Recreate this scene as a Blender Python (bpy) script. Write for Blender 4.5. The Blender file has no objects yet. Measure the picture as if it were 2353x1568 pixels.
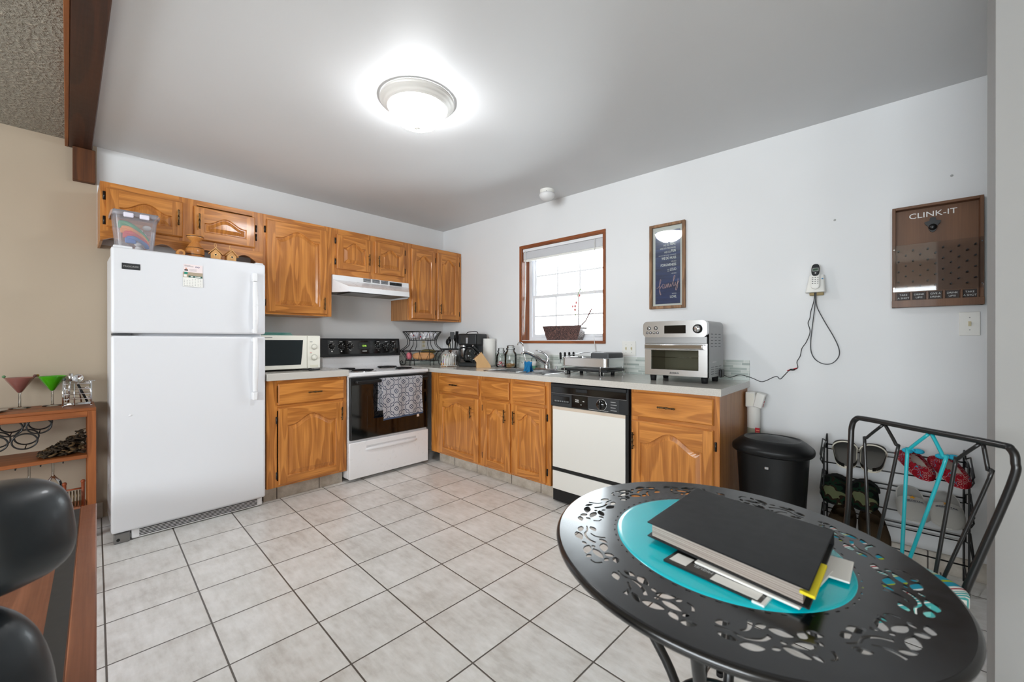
import bpy, bmesh, math, random
from mathutils import Vector, Matrix
random.seed(7)
PI = math.pi
sc = bpy.context.scene
COL = sc.collection

# ---------------------------------------------------------------- camera
cam_d = bpy.data.cameras.new('camera')
cam = bpy.data.objects.new('camera', cam_d)
COL.objects.link(cam)
YAW, PITCH = 0.7419, -0.00104
FW = Vector((-math.sin(YAW)*math.cos(PITCH), math.cos(YAW)*math.cos(PITCH), math.sin(PITCH)))
RT = Vector((math.cos(YAW), math.sin(YAW), 0))
UP = RT.cross(FW)
cam.matrix_world = Matrix(((RT.x, UP.x, -FW.x, 3.8192), (RT.y, UP.y, -FW.y, -2.98), (RT.z, UP.z, -FW.z, 1.1677), (0, 0, 0, 1)))
cam_d.sensor_width = 36
cam_d.lens = 937.6/2353*36
cam_d.clip_start = 0.02
cam_d.dof.use_dof = True
cam_d.dof.focus_distance = 3.3
cam_d.dof.aperture_fstop = 4.5
sc.camera = cam

# ---------------------------------------------------------------- world, render look
w = bpy.data.worlds.new('World'); sc.world = w; w.use_nodes = True
w.node_tree.nodes['Background'].inputs[0].default_value = (0.88, 0.95, 1.0, 1)
w.node_tree.nodes['Background'].inputs[1].default_value = 13.5
sc.view_settings.view_transform = 'Standard'
sc.view_settings.look = 'None'
sc.view_settings.gamma = 1
sc.view_settings.exposure = 0.42
sc.view_settings.use_curve_mapping = False
try:
    sc.cycles.use_denoising = True
    sc.cycles.max_bounces = 10
    sc.cycles.diffuse_bounces = 6
    sc.cycles.glossy_bounces = 4
    sc.cycles.transmission_bounces = 8
    sc.cycles.sample_clamp_indirect = 10
    sc.cycles.caustics_reflective = False
    sc.cycles.caustics_refractive = False
except Exception:
    pass

def area(name, loc, target, sx, sy, power, col):
    l = bpy.data.lights.new(name, 'AREA'); l.shape = 'RECTANGLE'; l.size = sx; l.size_y = sy
    l.energy = power; l.color = col
    o = bpy.data.objects.new(name, l); COL.objects.link(o); o.location = loc
    o.rotation_euler = (Vector(target)-Vector(loc)).to_track_quat('-Z', 'Y').to_euler()
    return o
# daylight enters through the window and two added openings (light portals guide the sampling)
for loc, tgt, sx, sy in (((6.12, -5.1, 1.45), (0, -5.1, 1.45), 1.0, 0.7), ((3.5, -6.55, 1.48), (3.5, 0, 1.48), 3.4, 1.15), ((1.66, 0.17, 1.61), (1.66, -3.0, 1.61), 0.92, 0.92)):
    area('opening_portal', loc, tgt, sx, sy, 1, (1, 1, 1)).data.cycles.is_portal = True
LAMP_STRENGTH = 40.0

# ---------------------------------------------------------------- materials
def srgb(r, g=None, b=None):
    if g is None: g = b = r
    f = lambda c: (c/255/12.92) if c/255 <= 0.04045 else ((c/255+0.055)/1.055)**2.4
    return (f(r), f(g), f(b), 1.0)

MATS = {}
def thin_glass(name, tint=(0.97, 0.98, 0.98, 1), ior=1.45, rough=0.02, haze=0.0):
    m = bpy.data.materials.new(name); m.use_nodes = True; t = m.node_tree; t.nodes.clear()
    o = t.nodes.new('ShaderNodeOutputMaterial'); tr = t.nodes.new('ShaderNodeBsdfTransparent'); gl = t.nodes.new('ShaderNodeBsdfGlossy')
    fr = t.nodes.new('ShaderNodeFresnel'); mx = t.nodes.new('ShaderNodeMixShader')
    tr.inputs[0].default_value = tint; gl.inputs['Roughness'].default_value = rough; fr.inputs[0].default_value = ior
    t.links.new(fr.outputs[0], mx.inputs[0]); t.links.new(tr.outputs[0], mx.inputs[1]); t.links.new(gl.outputs[0], mx.inputs[2])
    out = mx
    if haze:
        df = t.nodes.new('ShaderNodeBsdfDiffuse'); df.inputs[0].default_value = (0.8, 0.78, 0.84, 1)
        m2 = t.nodes.new('ShaderNodeMixShader'); m2.inputs[0].default_value = haze
        t.links.new(mx.outputs[0], m2.inputs[1]); t.links.new(df.outputs[0], m2.inputs[2]); out = m2
    t.links.new(out.outputs[0], o.inputs[0]); MATS[name] = m
    return m
def pm(name, col, rough=0.5, metal=0.0, coat=0.0, trans=0.0, ior=1.45, alpha=1.0, emit=None, es=0.0, spec=None, sheen=0.0):
    m = bpy.data.materials.new(name); m.use_nodes = True
    b = m.node_tree.nodes['Principled BSDF']
    b.inputs['Base Color'].default_value = col
    b.inputs['Roughness'].default_value = rough
    b.inputs['Metallic'].default_value = metal
    b.inputs['Coat Weight'].default_value = coat
    b.inputs['Coat Roughness'].default_value = 0.08
    b.inputs['Transmission Weight'].default_value = trans
    b.inputs['IOR'].default_value = ior
    b.inputs['Alpha'].default_value = alpha
    if spec is not None: b.inputs['Specular IOR Level'].default_value = spec
    if emit: b.inputs['Emission Color'].default_value = emit; b.inputs['Emission Strength'].default_value = es
    # slight procedural surface irregularity
    if not trans and not emit and metal < 0.7:
        t = m.node_tree
        tc = t.nodes.new('ShaderNodeTexCoord'); no = t.nodes.new('ShaderNodeTexNoise')
        no.inputs['Scale'].default_value = 35; no.inputs['Detail'].default_value = 2
        t.links.new(tc.outputs['Object'], no.inputs['Vector'])
        mr = t.nodes.new('ShaderNodeMapRange')
        k_ = 0.008 if metal > 0.5 else 0.04
        mr.inputs['To Min'].default_value = max(0, rough-k_); mr.inputs['To Max'].default_value = min(1, rough+k_*1.4)
        t.links.new(no.outputs['Fac'], mr.inputs['Value']); t.links.new(mr.outputs['Result'], b.inputs['Roughness'])
    MATS[name] = m
    return m

class S:
    """socket wrapper with arithmetic"""
    def __init__(s, t, sock): s.t = t; s.s = sock
    def _m(s, op, *o):
        n = s.t.nodes.new('ShaderNodeMath'); n.operation = op
        for i, x in enumerate((s,)+o):
            if isinstance(x, S): s.t.links.new(x.s, n.inputs[i])
            else: n.inputs[i].default_value = x
        return S(s.t, n.outputs[0])
    def __add__(s, o): return s._m('ADD', o)
    def __sub__(s, o): return s._m('SUBTRACT', o)
    def __mul__(s, o): return s._m('MULTIPLY', o)
    def __truediv__(s, o): return s._m('DIVIDE', o)
    def fract(s): return s._m('FRACT')
    def floor(s): return s._m('FLOOR')
    def abs(s): return s._m('ABSOLUTE')
    def sqrt(s): return s._m('SQRT')
    def sin(s): return s._m('SINE')
    def mn(s, o): return s._m('MINIMUM', o)
    def mx(s, o): return s._m('MAXIMUM', o)
    def lt(s, o): return s._m('LESS_THAN', o)
    def gt(s, o): return s._m('GREATER_THAN', o)
    def smooth(s, a, b):
        n = s.t.nodes.new('ShaderNodeMapRange'); n.interpolation_type = 'SMOOTHSTEP'
        s.t.links.new(s.s, n.inputs['Value']); n.inputs['From Min'].default_value = a; n.inputs['From Max'].default_value = b
        return S(s.t, n.outputs['Result'])

class MM:
    """material maker"""
    def __init__(s, name, rough=0.5, **kw):
        s.m = pm(name, (1, 1, 1, 1), rough, **kw); s.t = s.m.node_tree; s.b = s.t.nodes['Principled BSDF']
        s.tc = s.t.nodes.new('ShaderNodeTexCoord')
        sp = s.t.nodes.new('ShaderNodeSeparateXYZ'); s.t.links.new(s.tc.outputs['Object'], sp.inputs[0])
        s.x, s.y, s.z = [S(s.t, sp.outputs[i]) for i in range(3)]
    def vec(s, x, y, z):
        n = s.t.nodes.new('ShaderNodeCombineXYZ')
        for i, v in enumerate((x, y, z)):
            if isinstance(v, S): s.t.links.new(v.s, n.inputs[i])
            else: n.inputs[i].default_value = v
        return S(s.t, n.outputs[0])
    def noise(s, v, scale=1, detail=2, rough=0.5, dist=0):
        n = s.t.nodes.new('ShaderNodeTexNoise'); n.inputs['Scale'].default_value = scale
        n.inputs['Detail'].default_value = detail; n.inputs['Roughness'].default_value = rough; n.inputs['Distortion'].default_value = dist
        s.t.links.new(v.s, n.inputs['Vector']); return S(s.t, n.outputs['Fac'])
    def vor(s, v, scale=1, feature='F1', out='Distance'):
        n = s.t.nodes.new('ShaderNodeTexVoronoi'); n.inputs['Scale'].default_value = scale; n.feature = feature
        s.t.links.new(v.s, n.inputs['Vector']); return S(s.t, n.outputs[out])
    def white(s, v):
        n = s.t.nodes.new('ShaderNodeTexWhiteNoise'); s.t.links.new(v.s, n.inputs['Vector']); return S(s.t, n.outputs['Value'])
    def rand(s):
        n = s.t.nodes.new('ShaderNodeObjectInfo'); return S(s.t, n.outputs['Random'])
    def ramp(s, f, stops, interp='LINEAR'):
        n = s.t.nodes.new('ShaderNodeValToRGB'); n.color_ramp.interpolation = interp
        e = n.color_ramp.elements
        while len(e) < len(stops): e.new(0.5)
        for i, (p, c) in enumerate(stops): e[i].position = p; e[i].color = c
        s.t.links.new(f.s, n.inputs[0]); return S(s.t, n.outputs['Color'])
    def mix(s, f, a, b, mode='MIX'):
        n = s.t.nodes.new('ShaderNodeMix'); n.data_type = 'RGBA'; n.blend_type = mode
        for sock, v in ((n.inputs['Factor'], f), (n.inputs[6], a), (n.inputs[7], b)):
            if isinstance(v, S): s.t.links.new(v.s, sock)
            else: sock.default_value = v
        return S(s.t, n.outputs[2])
    def color(s, c): s.t.links.new(c.s, s.b.inputs['Base Color'])
    def bump(s, h, strength=0.3, dist=0.01):
        n = s.t.nodes.new('ShaderNodeBump'); n.inputs['Strength'].default_value = strength; n.inputs['Distance'].default_value = dist
        s.t.links.new(h.s, n.inputs['Height']); s.t.links.new(n.outputs['Normal'], s.b.inputs['Normal'])

def wood(name, axis, light, dark, rough=0.32, coat=0.25, across=11.0, along=1.3, rings=6.0, fine=170.0):
    m = MM(name, rough, coat=coat)
    r = m.rand()*37.0
    c = [m.x, m.y, m.z]
    sc1 = [across]*3; sc1[axis] = along
    sc2 = [fine]*3; sc2[axis] = 5.0
    v1 = m.vec(*[c[i]*sc1[i]+r for i in range(3)])
    v2 = m.vec(*[c[i]*sc2[i]+r for i in range(3)])
    n1 = m.noise(v1, 1, 1.5, 0.4)
    rg = (n1*rings).fract()
    saw = rg.smooth(0.0, 0.7)-rg.smooth(0.88, 1.0)
    fn = m.noise(v2, 1, 2, 0.5)
    mid = tuple(a*0.5+b*0.5 for a, b in zip(light, dark))
    f = saw*0.36+fn*0.64
    m.color(m.ramp(f, [(0.1, light), (0.5, mid), (0.95, dark)]))
    m.bump(f, 0.12, 0.002)
    return m.m

OAK_L, OAK_D = srgb(218, 146, 70), srgb(146, 82, 28)
oak = {}
for ax, nm in ((0, 'x'), (1, 'y'), (2, 'z')):
    oak[nm] = wood('honey_oak_'+nm, ax, OAK_L, OAK_D)
cart_x = wood('cart_wood_y', 1, srgb(168, 98, 50), srgb(118, 62, 26), 0.45, 0.05, 8, 1.0, 5)
cart_z = wood('cart_wood_z', 2, srgb(168, 98, 50), srgb(118, 62, 26), 0.45, 0.05, 8, 1.0, 5)
beam_m = wood('dark_beam_wood', 0, srgb(74, 40, 22), srgb(38, 20, 12), 0.5, 0.05, 7, 0.6, 5)
beam_l = wood('beam_trim_wood', 0, srgb(150, 88, 40), srgb(110, 58, 22), 0.5, 0.05, 7, 0.6, 5)
beam_z = wood('dark_stub_wood', 2, srgb(112, 66, 34), srgb(58, 32, 16), 0.55, 0.0, 12, 2.0, 4)
trimw = {a: wood('window_trim_wood_'+a, i, srgb(168, 98, 52), srgb(104, 52, 26), 0.4, 0.15, 9, 1.2, 5) for i, a in enumerate('xyz')}
board_m = wood('walnut_board_wood', 2, srgb(120, 82, 54), srgb(92, 60, 38), 0.5, 0.05, 5, 0.8, 3, 220)
rustic_z = wood('rustic_frame_wood', 2, srgb(165, 125, 90), srgb(92, 66, 46), 0.6, 0.0, 18, 3, 4)
block_m = wood('knife_block_wood', 2, srgb(222, 186, 138), srgb(196, 152, 100), 0.45, 0.05, 6, 1, 3)
block_d = wood('knife_block_top_wood', 0, srgb(176, 120, 78), srgb(120, 74, 44), 0.5, 0.0, 10, 1, 5)
pale_w = wood('pale_craft_wood', 2, srgb(226, 180, 118), srgb(196, 140, 80), 0.5, 0.0, 10, 2, 3)
turned_w = wood('turned_wood', 2, srgb(212, 150, 82), srgb(180, 112, 52), 0.35, 0.2, 10, 2, 3)
ply_m = wood('oak_side_panel', 2, srgb(196, 140, 88), srgb(150, 98, 54), 0.4, 0.1, 12, 0.5, 6)
tbl_w = wood('coffee_table_wood', 0, srgb(150, 94, 66), srgb(104, 58, 36), 0.4, 0.1, 9, 0.8, 4)

white_e = pm('white_enamel', srgb(236, 236, 238), 0.28, coat=0.3)
white_f = pm('white_fridge_enamel', srgb(226, 227, 231), 0.38, coat=0.15)
white_p = pm('white_plastic', srgb(232, 231, 226), 0.4)
cream_p = pm('cream_plastic', srgb(238, 236, 225), 0.4)
offw = pm('offwhite_panel', srgb(226, 224, 218), 0.4)
black_g = pm('black_glass', srgb(8, 9, 9), 0.06, coat=0.5)
black_p = pm('black_plastic', srgb(20, 21, 22), 0.38)
black_s = pm('black_satin', srgb(30, 32, 34), 0.42)
grey_p = pm('grey_plastic', srgb(70, 72, 74), 0.5)
dark_g = pm('dark_grey', srgb(44, 46, 48), 0.5)
coil_m = pm('burner_coil', srgb(26, 26, 28), 0.45, metal=0.5)
chrome = pm('chrome', srgb(215, 217, 220), 0.08, metal=1.0)
steel = pm('brushed_steel', srgb(212, 212, 212), 0.25, metal=1.0)
steel_d = pm('dull_steel', srgb(150, 150, 150), 0.35, metal=1.0)
nickel = pm('brushed_nickel', srgb(214, 211, 206), 0.4, metal=0.15)
bronze = pm('antique_bronze', srgb(84, 66, 44), 0.3, metal=0.9)
blackmet = pm('black_wrought_iron', srgb(14, 14, 15), 0.35, coat=0.2)
teal_met = pm('teal_painted_metal', srgb(10, 150, 160), 0.35, coat=0.2)
glass_m = thin_glass('clear_glass', (0.95, 0.965, 0.96, 1))
pane_m = thin_glass('window_pane_glass')
vinyl = pm('white_vinyl', srgb(228, 229, 232), 0.4)
black_rub = pm('black_rubber', srgb(16, 16, 17), 0.7)
white_t = pm('white_lettering', srgb(235, 235, 232), 0.6)
dark_t = pm('dark_lettering', srgb(28, 30, 40), 0.6)
leather = pm("black_leather", srgb(34, 39, 43), 0.40, coat=0.1)
paper = pm('white_paper', srgb(236, 235, 230), 0.8)
grey_ls = pm('lettering_grey', srgb(168, 168, 166), 0.5)
teal_top = pm('teal_enamel', srgb(0, 200, 214), 0.22, coat=0.3)
red_m = pm('red_print', srgb(190, 36, 52), 0.6)
yellow_m = pm('yellow_paper', srgb(232, 214, 40), 0.7)
blue_cl = pm('blue_sponge_cloth', srgb(48, 156, 214), 0.85)

# ---------------------------------------------------------------- mesh helpers
def frA(u, w_, n): return (n, u, w_)      # faces on the fridge wall: u = y, n = distance from the wall
def frB(u, w_, n): return (u, -n, w_)     # faces on the window wall: u = x
def frW(u, w_, n): return (u, w_, n)      # lying flat

class MB:
    def __init__(s): s.bm = bmesh.new(); s.mats = []
    def mi(s, m):
        if m not in s.mats: s.mats.append(m)
        return s.mats.index(m)
    def face(s, pts, m, smooth=False):
        try: f = s.bm.faces.new([s.bm.verts.new(p) for p in pts])
        except ValueError: return None
        f.material_index = s.mi(m); f.smooth = smooth; return f
    def box(s, x0, x1, y0, y1, z0, z1, m, bev=0.0, seg=1, mat=None):
        x0, x1 = sorted((x0, x1)); y0, y1 = sorted((y0, y1)); z0, z1 = sorted((z0, z1))
        v = [s.bm.verts.new(p) for p in ((x0,y0,z0),(x1,y0,z0),(x1,y1,z0),(x0,y1,z0),(x0,y0,z1),(x1,y0,z1),(x1,y1,z1),(x0,y1,z1))]
        fs = [s.bm.faces.new([v[i] for i in q]) for q in ((0,3,2,1),(4,5,6,7),(0,1,5,4),(1,2,6,5),(2,3,7,6),(3,0,4,7))]
        k = s.mi(m)
        for f in fs: f.material_index = k
        if bev > 0:
            es = list({e for f in fs for e in f.edges})
            r = bmesh.ops.bevel(s.bm, geom=es, offset=bev, segments=seg, profile=0.5, affect='EDGES')
            for f in r['faces']: f.material_index = k; f.smooth = seg > 1
            v = list({q for f in r['faces'] for q in f.verts} | {q for q in v if q.is_valid})
        if mat is not None:
            for q in v:
                if q.is_valid: q.co = mat @ q.co
    def fbox(s, F, u0, u1, w0, w1, n0, n1, m, bev=0.0, seg=1):
        a = F(u0, w0, n0); b = F(u1, w1, n1)
        s.box(a[0], b[0], a[1], b[1], a[2], b[2], m, bev, seg)
    def grid(s, fn, nu, nv, m, closeu=False, closev=False, smooth=True, skip=None, mat=None):
        P = [[s.bm.verts.new(fn(i/(nu if closeu else nu-1), j/(nv if closev else nv-1))) for j in range(nv)] for i in range(nu)]
        k = s.mi(m)
        for i in range(nu if closeu else nu-1):
            for j in range(nv if closev else nv-1):
                if skip and skip((i+.5)/nu, (j+.5)/nv): continue
                q = [P[i][j], P[(i+1) % nu][j], P[(i+1) % nu][(j+1) % nv], P[i][(j+1) % nv]]
                try: f = s.bm.faces.new(q)
                except ValueError: continue
                f.material_index = k; f.smooth = smooth
        return P
    def lathe(s, prof, c, m, seg=24, axis='z', smooth=True, capb=False, capt=False, sx=1, sy=1):
        c = Vector(c)
        def at(r, h, a):
            x, y = r*math.cos(a)*sx, r*math.sin(a)*sy
            return c+Vector({'z': (x, y, h), 'x': (h, x, y), 'y': (y, h, x)}[axis])
        n = len(prof)
        P = [[s.bm.verts.new(at(r, h, 2*PI*j/seg)) for j in range(seg)] for r, h in prof]
        k = s.mi(m)
        for i in range(n-1):
            for j in range(seg):
                try: f = s.bm.faces.new([P[i][j], P[i][(j+1) % seg], P[i+1][(j+1) % seg], P[i+1][j]])
                except ValueError: continue
                f.material_index = k; f.smooth = smooth
        if capb: f = s.bm.faces.new(P[0][::-1]); f.material_index = k
        if capt: f = s.bm.faces.new(P[-1]); f.material_index = k
    def cyl(s, c, r, h, m, seg=20, axis='z', r2=None, smooth=True):
        s.lathe([(r, 0), (r if r2 is None else r2, h)], c, m, seg, axis, smooth, True, True)
    def tube(s, pts, r, m, seg=8, closed=False, smooth=True):
        pts = [Vector(p) for p in pts]; n = len(pts)
        rr = r if isinstance(r, (list, tuple)) else [r]*n
        k = s.mi(m); rings = []
        prev = None
        for i, p in enumerate(pts):
            if closed: t = (pts[(i+1) % n]-pts[i-1])
            else: t = (pts[min(i+1, n-1)]-pts[max(i-1, 0)])
            if t.length < 1e-9: t = Vector((0, 0, 1))
            t.normalize()
            if prev is None:
                a = Vector((0, 0, 1)) if abs(t.z) < 0.9 else Vector((1, 0, 0))
                nrm = t.cross(a).normalized()
            else:
                nrm = prev-t*prev.dot(t)
                if nrm.length < 1e-6: nrm = t.cross(Vector((0, 0, 1)))
                nrm.normalize()
            prev = nrm; b = t.cross(nrm)
            rings.append([s.bm.verts.new(p+(nrm*math.cos(2*PI*j/seg)+b*math.sin(2*PI*j/seg))*rr[i]) for j in range(seg)])
        for i in range(n if closed else n-1):
            A, B = rings[i], rings[(i+1) % n]
            for j in range(seg):
                f = s.bm.faces.new([A[j], A[(j+1) % seg], B[(j+1) % seg], B[j]]); f.material_index = k; f.smooth = smooth
        if not closed:
            for R in (rings[0][::-1], rings[-1]):
                f = s.bm.faces.new(R); f.material_index = k
    def ball(s, c, r, m, seg=12, rings=8, sx=1, sy=1, sz=1):
        c = Vector(c)
        def fn(u, v):
            a = 2*PI*u; b = PI*(v-0.5)*0.9999
            return c+Vector((r*sx*math.cos(b)*math.cos(a), r*sy*math.cos(b)*math.sin(a), r*sz*math.sin(b)))
        s.grid(fn, seg, rings, m, closeu=True)
    def puff(s, c, sx, sy, sz, m, p=0.55, seg=36, rings=22, M=None):
        c = Vector(c)
        sg = lambda x, e: math.copysign(abs(x)**e, x)
        def fn(u, v):
            a = 2*PI*u; b = PI*(v-0.5)*0.9999
            q = Vector((sx*sg(math.cos(b), p)*sg(math.cos(a), p), sy*sg(math.cos(b), p)*sg(math.sin(a), p), sz*sg(math.sin(b), p)))
            return c+(M @ q if M else q)
        s.grid(fn, seg, rings, m, closeu=True)
    def prism(s, poly, F, n0, n1, m, smooth=False):
        """poly: (u,w) list CCW extruded from n0 to n1 in frame F"""
        k = s.mi(m)
        A = [s.bm.verts.new(F(u, w_, n0)) for u, w_ in poly]; B = [s.bm.verts.new(F(u, w_, n1)) for u, w_ in poly]
        n = len(poly)
        f = s.bm.faces.new(A[::-1]); f.material_index = k
        f = s.bm.faces.new(B); f.material_index = k
        for i in range(n):
            f = s.bm.faces.new([A[i], A[(i+1) % n], B[(i+1) % n], B[i]]); f.material_index = k; f.smooth = smooth
    def text(s, body, size, org, X, Y, m, depth=0.0006, align='LEFT', shear=0.0, sx=1.0, fat=0.0):
        cu = bpy.data.curves.new('t', 'FONT'); cu.body = body; cu.size = size; cu.extrude = depth/2
        cu.align_x = align; cu.shear = shear; cu.offset = fat; cu.resolution_u = 3
        o = bpy.data.objects.new('t', cu); me = bpy.data.meshes.new_from_object(o)
        X = Vector(X); Y = Vector(Y); Z = X.cross(Y); org = Vector(org)
        vs = [s.bm.verts.new(org+X*v.co.x*sx+Y*v.co.y+Z*v.co.z) for v in me.vertices]
        k = s.mi(m)
        for p in me.polygons:
            try: f = s.bm.faces.new([vs[i] for i in p.vertices]); f.material_index = k
            except ValueError: pass
        bpy.data.objects.remove(o); bpy.data.curves.remove(cu); bpy.data.meshes.remove(me)
    def xform(s, M):
        bmesh.ops.transform(s.bm, matrix=M, verts=s.bm.verts)
    def build(s, name, parent=None, loc=None, world=True, label=None):
        bmesh.ops.recalc_face_normals(s.bm, faces=s.bm.faces)
        org = Vector((0, 0, 0))
        if parent is not None:
            if world:
                p = parent
                while p is not None: org += Vector(p.location); p = p.parent
        elif loc is not None: org = Vector(loc)
        if org.length > 0: bmesh.ops.translate(s.bm, verts=s.bm.verts, vec=-org)
        me = bpy.data.meshes.new(name); s.bm.to_mesh(me); s.bm.free()
        for m in s.mats: me.materials.append(m)
        o = bpy.data.objects.new(name, me); COL.objects.link(o)
        if parent is not None: o.parent = parent
        elif loc is not None: o.location = loc
        if label: o['label'] = label
        return o

def tag(o, label, cat, group=None):
    o['label'] = label; o['category'] = cat
    if group: o['group'] = group
    return o
def thing(name, label, cat, loc, rz=0.0, group=None):
    o = bpy.data.objects.new(name, None); COL.objects.link(o)
    o.empty_display_size = 0.05
    o.location = loc; o.rotation_euler = (0, 0, rz)
    return tag(o, label, cat, group)
def struct(mb, name, loc=(0, 0, 0), parent=None):
    o = mb.build(name, parent, loc if parent is None else None)
    if parent is None: o['kind'] = 'structure'
    return o
def arc(c, r, a0, a1, n, F=frW, wob=0.0, n_=0.0):
    return [F(c[0]+r*math.cos(a0+(a1-a0)*i/n), c[1]+r*math.sin(a0+(a1-a0)*i/n), n_) for i in range(n+1)]
def smoothpath(pts, k=6):
    pts = [Vector(p) for p in pts]; out = []
    for i in range(len(pts)-1):
        p0 = pts[max(i-1, 0)]; p1 = pts[i]; p2 = pts[i+1]; p3 = pts[min(i+2, len(pts)-1)]
        for j in range(k):
            t = j/k
            out.append(0.5*((2*p1)+(p2-p0)*t+(2*p0-5*p1+4*p2-p3)*t*t+(3*p1-p0-3*p2+p3)*t**3))
    out.append(pts[-1]); return out

# ================================================================ SETTING
H = 2.44
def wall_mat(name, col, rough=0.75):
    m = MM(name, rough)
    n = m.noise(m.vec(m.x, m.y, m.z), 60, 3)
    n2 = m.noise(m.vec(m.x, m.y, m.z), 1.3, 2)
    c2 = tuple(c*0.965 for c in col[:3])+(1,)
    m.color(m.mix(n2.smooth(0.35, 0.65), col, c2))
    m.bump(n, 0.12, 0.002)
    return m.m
m_wall = wall_mat('painted_wall_white', srgb(227, 228, 229), 0.6)
m_beige = wall_mat('painted_wall_beige', srgb(182, 166, 146), 0.6)
m_ceil = wall_mat('painted_ceiling', srgb(214, 215, 216), 0.5)
m_grey = wall_mat('shaded_wall_grey', srgb(158, 157, 155), 0.6)  # the partition's unlit look, put into its wall colour
def mk():
    m = MM('popcorn_ceiling', 0.9)
    n = m.noise(m.vec(m.x, m.y, m.z), 55, 4, 0.6)
    m.color(m.ramp(n, [(0.3, srgb(150, 144, 132)), (0.7, srgb(196, 188, 172))]))
    m.bump(n.smooth(0.35, 0.7), 0.9, 0.02)
    return m.m
m_pop = mk()
def mk():
    m = MM('ceramic_floor_tile', 0.3, coat=0.15)
    g = -0.0332; T = 0.3095
    dx, dy = m.x-2.4186, m.y+1.6684
    u = (dx*math.cos(g)+dy*math.sin(g))/T; v = (dy*math.cos(g)-dx*math.sin(g))/T
    fu, fv = u.fract(), v.fract()
    e = fu.mn(fu*-1.0+1.0).mn(fv.mn(fv*-1.0+1.0))
    grout = e.lt(0.010)
    cell = m.white(m.vec(u.floor(), v.floor(), 0.0))
    n = m.noise(m.vec(m.x+cell*9.0, m.y, 0.0), 5, 5, 0.65)
    n2 = m.noise(m.vec(m.x*0.7+cell*3.0, m.y*2.2, 0.0), 16, 4, 0.6)
    base = m.ramp(n*0.6+n2*0.4+(cell-0.5)*0.05, [(0.34, srgb(206, 202, 196)), (0.47, srgb(227, 225, 221)), (0.62, srgb(242, 241, 239))])
    m.color(m.mix(grout, base, srgb(92, 86, 80)))
    m.bump(e.smooth(0.004, 0.02), 0.35, 0.003)
    return m.m
m_floor = mk()
def mk():
    m = MM('ceramic_kick_tile', 0.35, coat=0.1)
    u = (m.x+m.y)/0.305; fu = u.fract()
    e = fu.mn(fu*-1.0+1.0)
    n = m.noise(m.vec(m.x, m.y, m.z), 9, 5, 0.65)
    base = m.ramp(n, [(0.35, srgb(170, 160, 146)), (0.65, srgb(206, 199, 188))])
    m.color(m.mix(e.lt(0.01), base, srgb(70, 62, 55)))
    return m.m
m_kick = mk()

mb = MB(); mb.box(-0.15, 6.2, -6.6, 0.15, -0.1, 0, m_floor); struct(mb, 'floor')
mb = MB(); mb.box(-0.15, 6.2, -2.9, 0.15, H, H+0.1, m_ceil); struct(mb, 'ceiling')
mb = MB(); mb.box(-0.15, 6.2, -6.6, -2.9, H, H+0.1, m_pop); struct(mb, 'ceiling_living')
bpy.data.objects['ceiling_living'].name = 'ceiling.001'
# fridge wall: white kitchen length and beige living length
mb = MB(); mb.box(-0.15, 0, -2.846, 0.15, 1.80, H, m_wall); mb.box(-0.15, 0, -2.78, 0.15, 0, 1.80, m_wall); struct(mb, 'wall_left')
mb = MB(); mb.box(-0.15, 0, -6.6, -2.846, 1.80, H, m_beige); mb.box(-0.15, 0, -6.6, -2.78, 0, 1.80, m_beige); struct(mb, 'wall_left_beige')
bpy.data.objects['wall_left_beige'].name = 'wall_left.001'
# window wall with the window opening
WX0, WX1, WZ0, WZ1 = 1.216, 2.106, 1.166, 2.058
mb = MB()
for a in ((-0.0, WX0, 0, H), (WX1, 6.2, 0, H), (WX0, WX1, 0, WZ0), (WX0, WX1, WZ1, H)):
    mb.box(a[0], a[1], 0, 0.16, a[2], a[3], m_wall)
struct(mb, 'wall_back')
# partition end on the right, close to the camera
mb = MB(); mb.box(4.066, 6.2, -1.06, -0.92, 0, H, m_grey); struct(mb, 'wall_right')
# living room walls behind the camera, each with an unseen opening added for daylight
mb = MB()
for a in ((-6.6, -5.6, 0, H), (-4.6, 0.15, 0, H), (-5.6, -4.6, 0, 1.1), (-5.6, -4.6, 1.8, H)):
    mb.box(6.0, 6.2, a[0], a[1], a[2], a[3], m_beige)
struct(mb, 'wall_front')
mb = MB()
for a in ((-0.15, 1.8, 0, H), (5.2, 6.2, 0, H), (1.8, 5.2, 0, 0.9), (1.8, 5.2, 2.05, H)):
    mb.box(a[0], a[1], -6.6, -6.45, a[2], a[3], m_beige)
struct(mb, 'wall_living')
bpy.data.objects['wall_living'].name = 'wall_rear'
# ceiling beam and its stub on the wall
mb = MB()
mb.box(0.0, 6.0, -2.972, -2.868, H-0.045, H, beam_m, 0.004)
o = struct(mb, 'trim_1', (0, -2.92, H-0.045))
mb = MB(); mb.box(0.0, 6.0, -2.988, -2.972, H-0.045, H, beam_l, 0.002); struct(mb, 'trim_2', (0, -2.98, H-0.045))
mb = MB(); mb.box(0.0, 0.05, -2.955, -2.853, 2.185, H-0.045, beam_z, 0.003); struct(mb, 'trim_3', (0, -2.9, 2.185))
# tile baseboards
mb = MB(); mb.box(3.172, 6.0, -0.012, 0, 0, 0.095, m_kick, 0.002); struct(mb, 'baseboard_back')
mb = MB(); mb.box(0, 0.014, -6.4, -2.82, 0, 0.1, m_kick, 0.002); struct(mb, 'baseboard_left')

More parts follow.
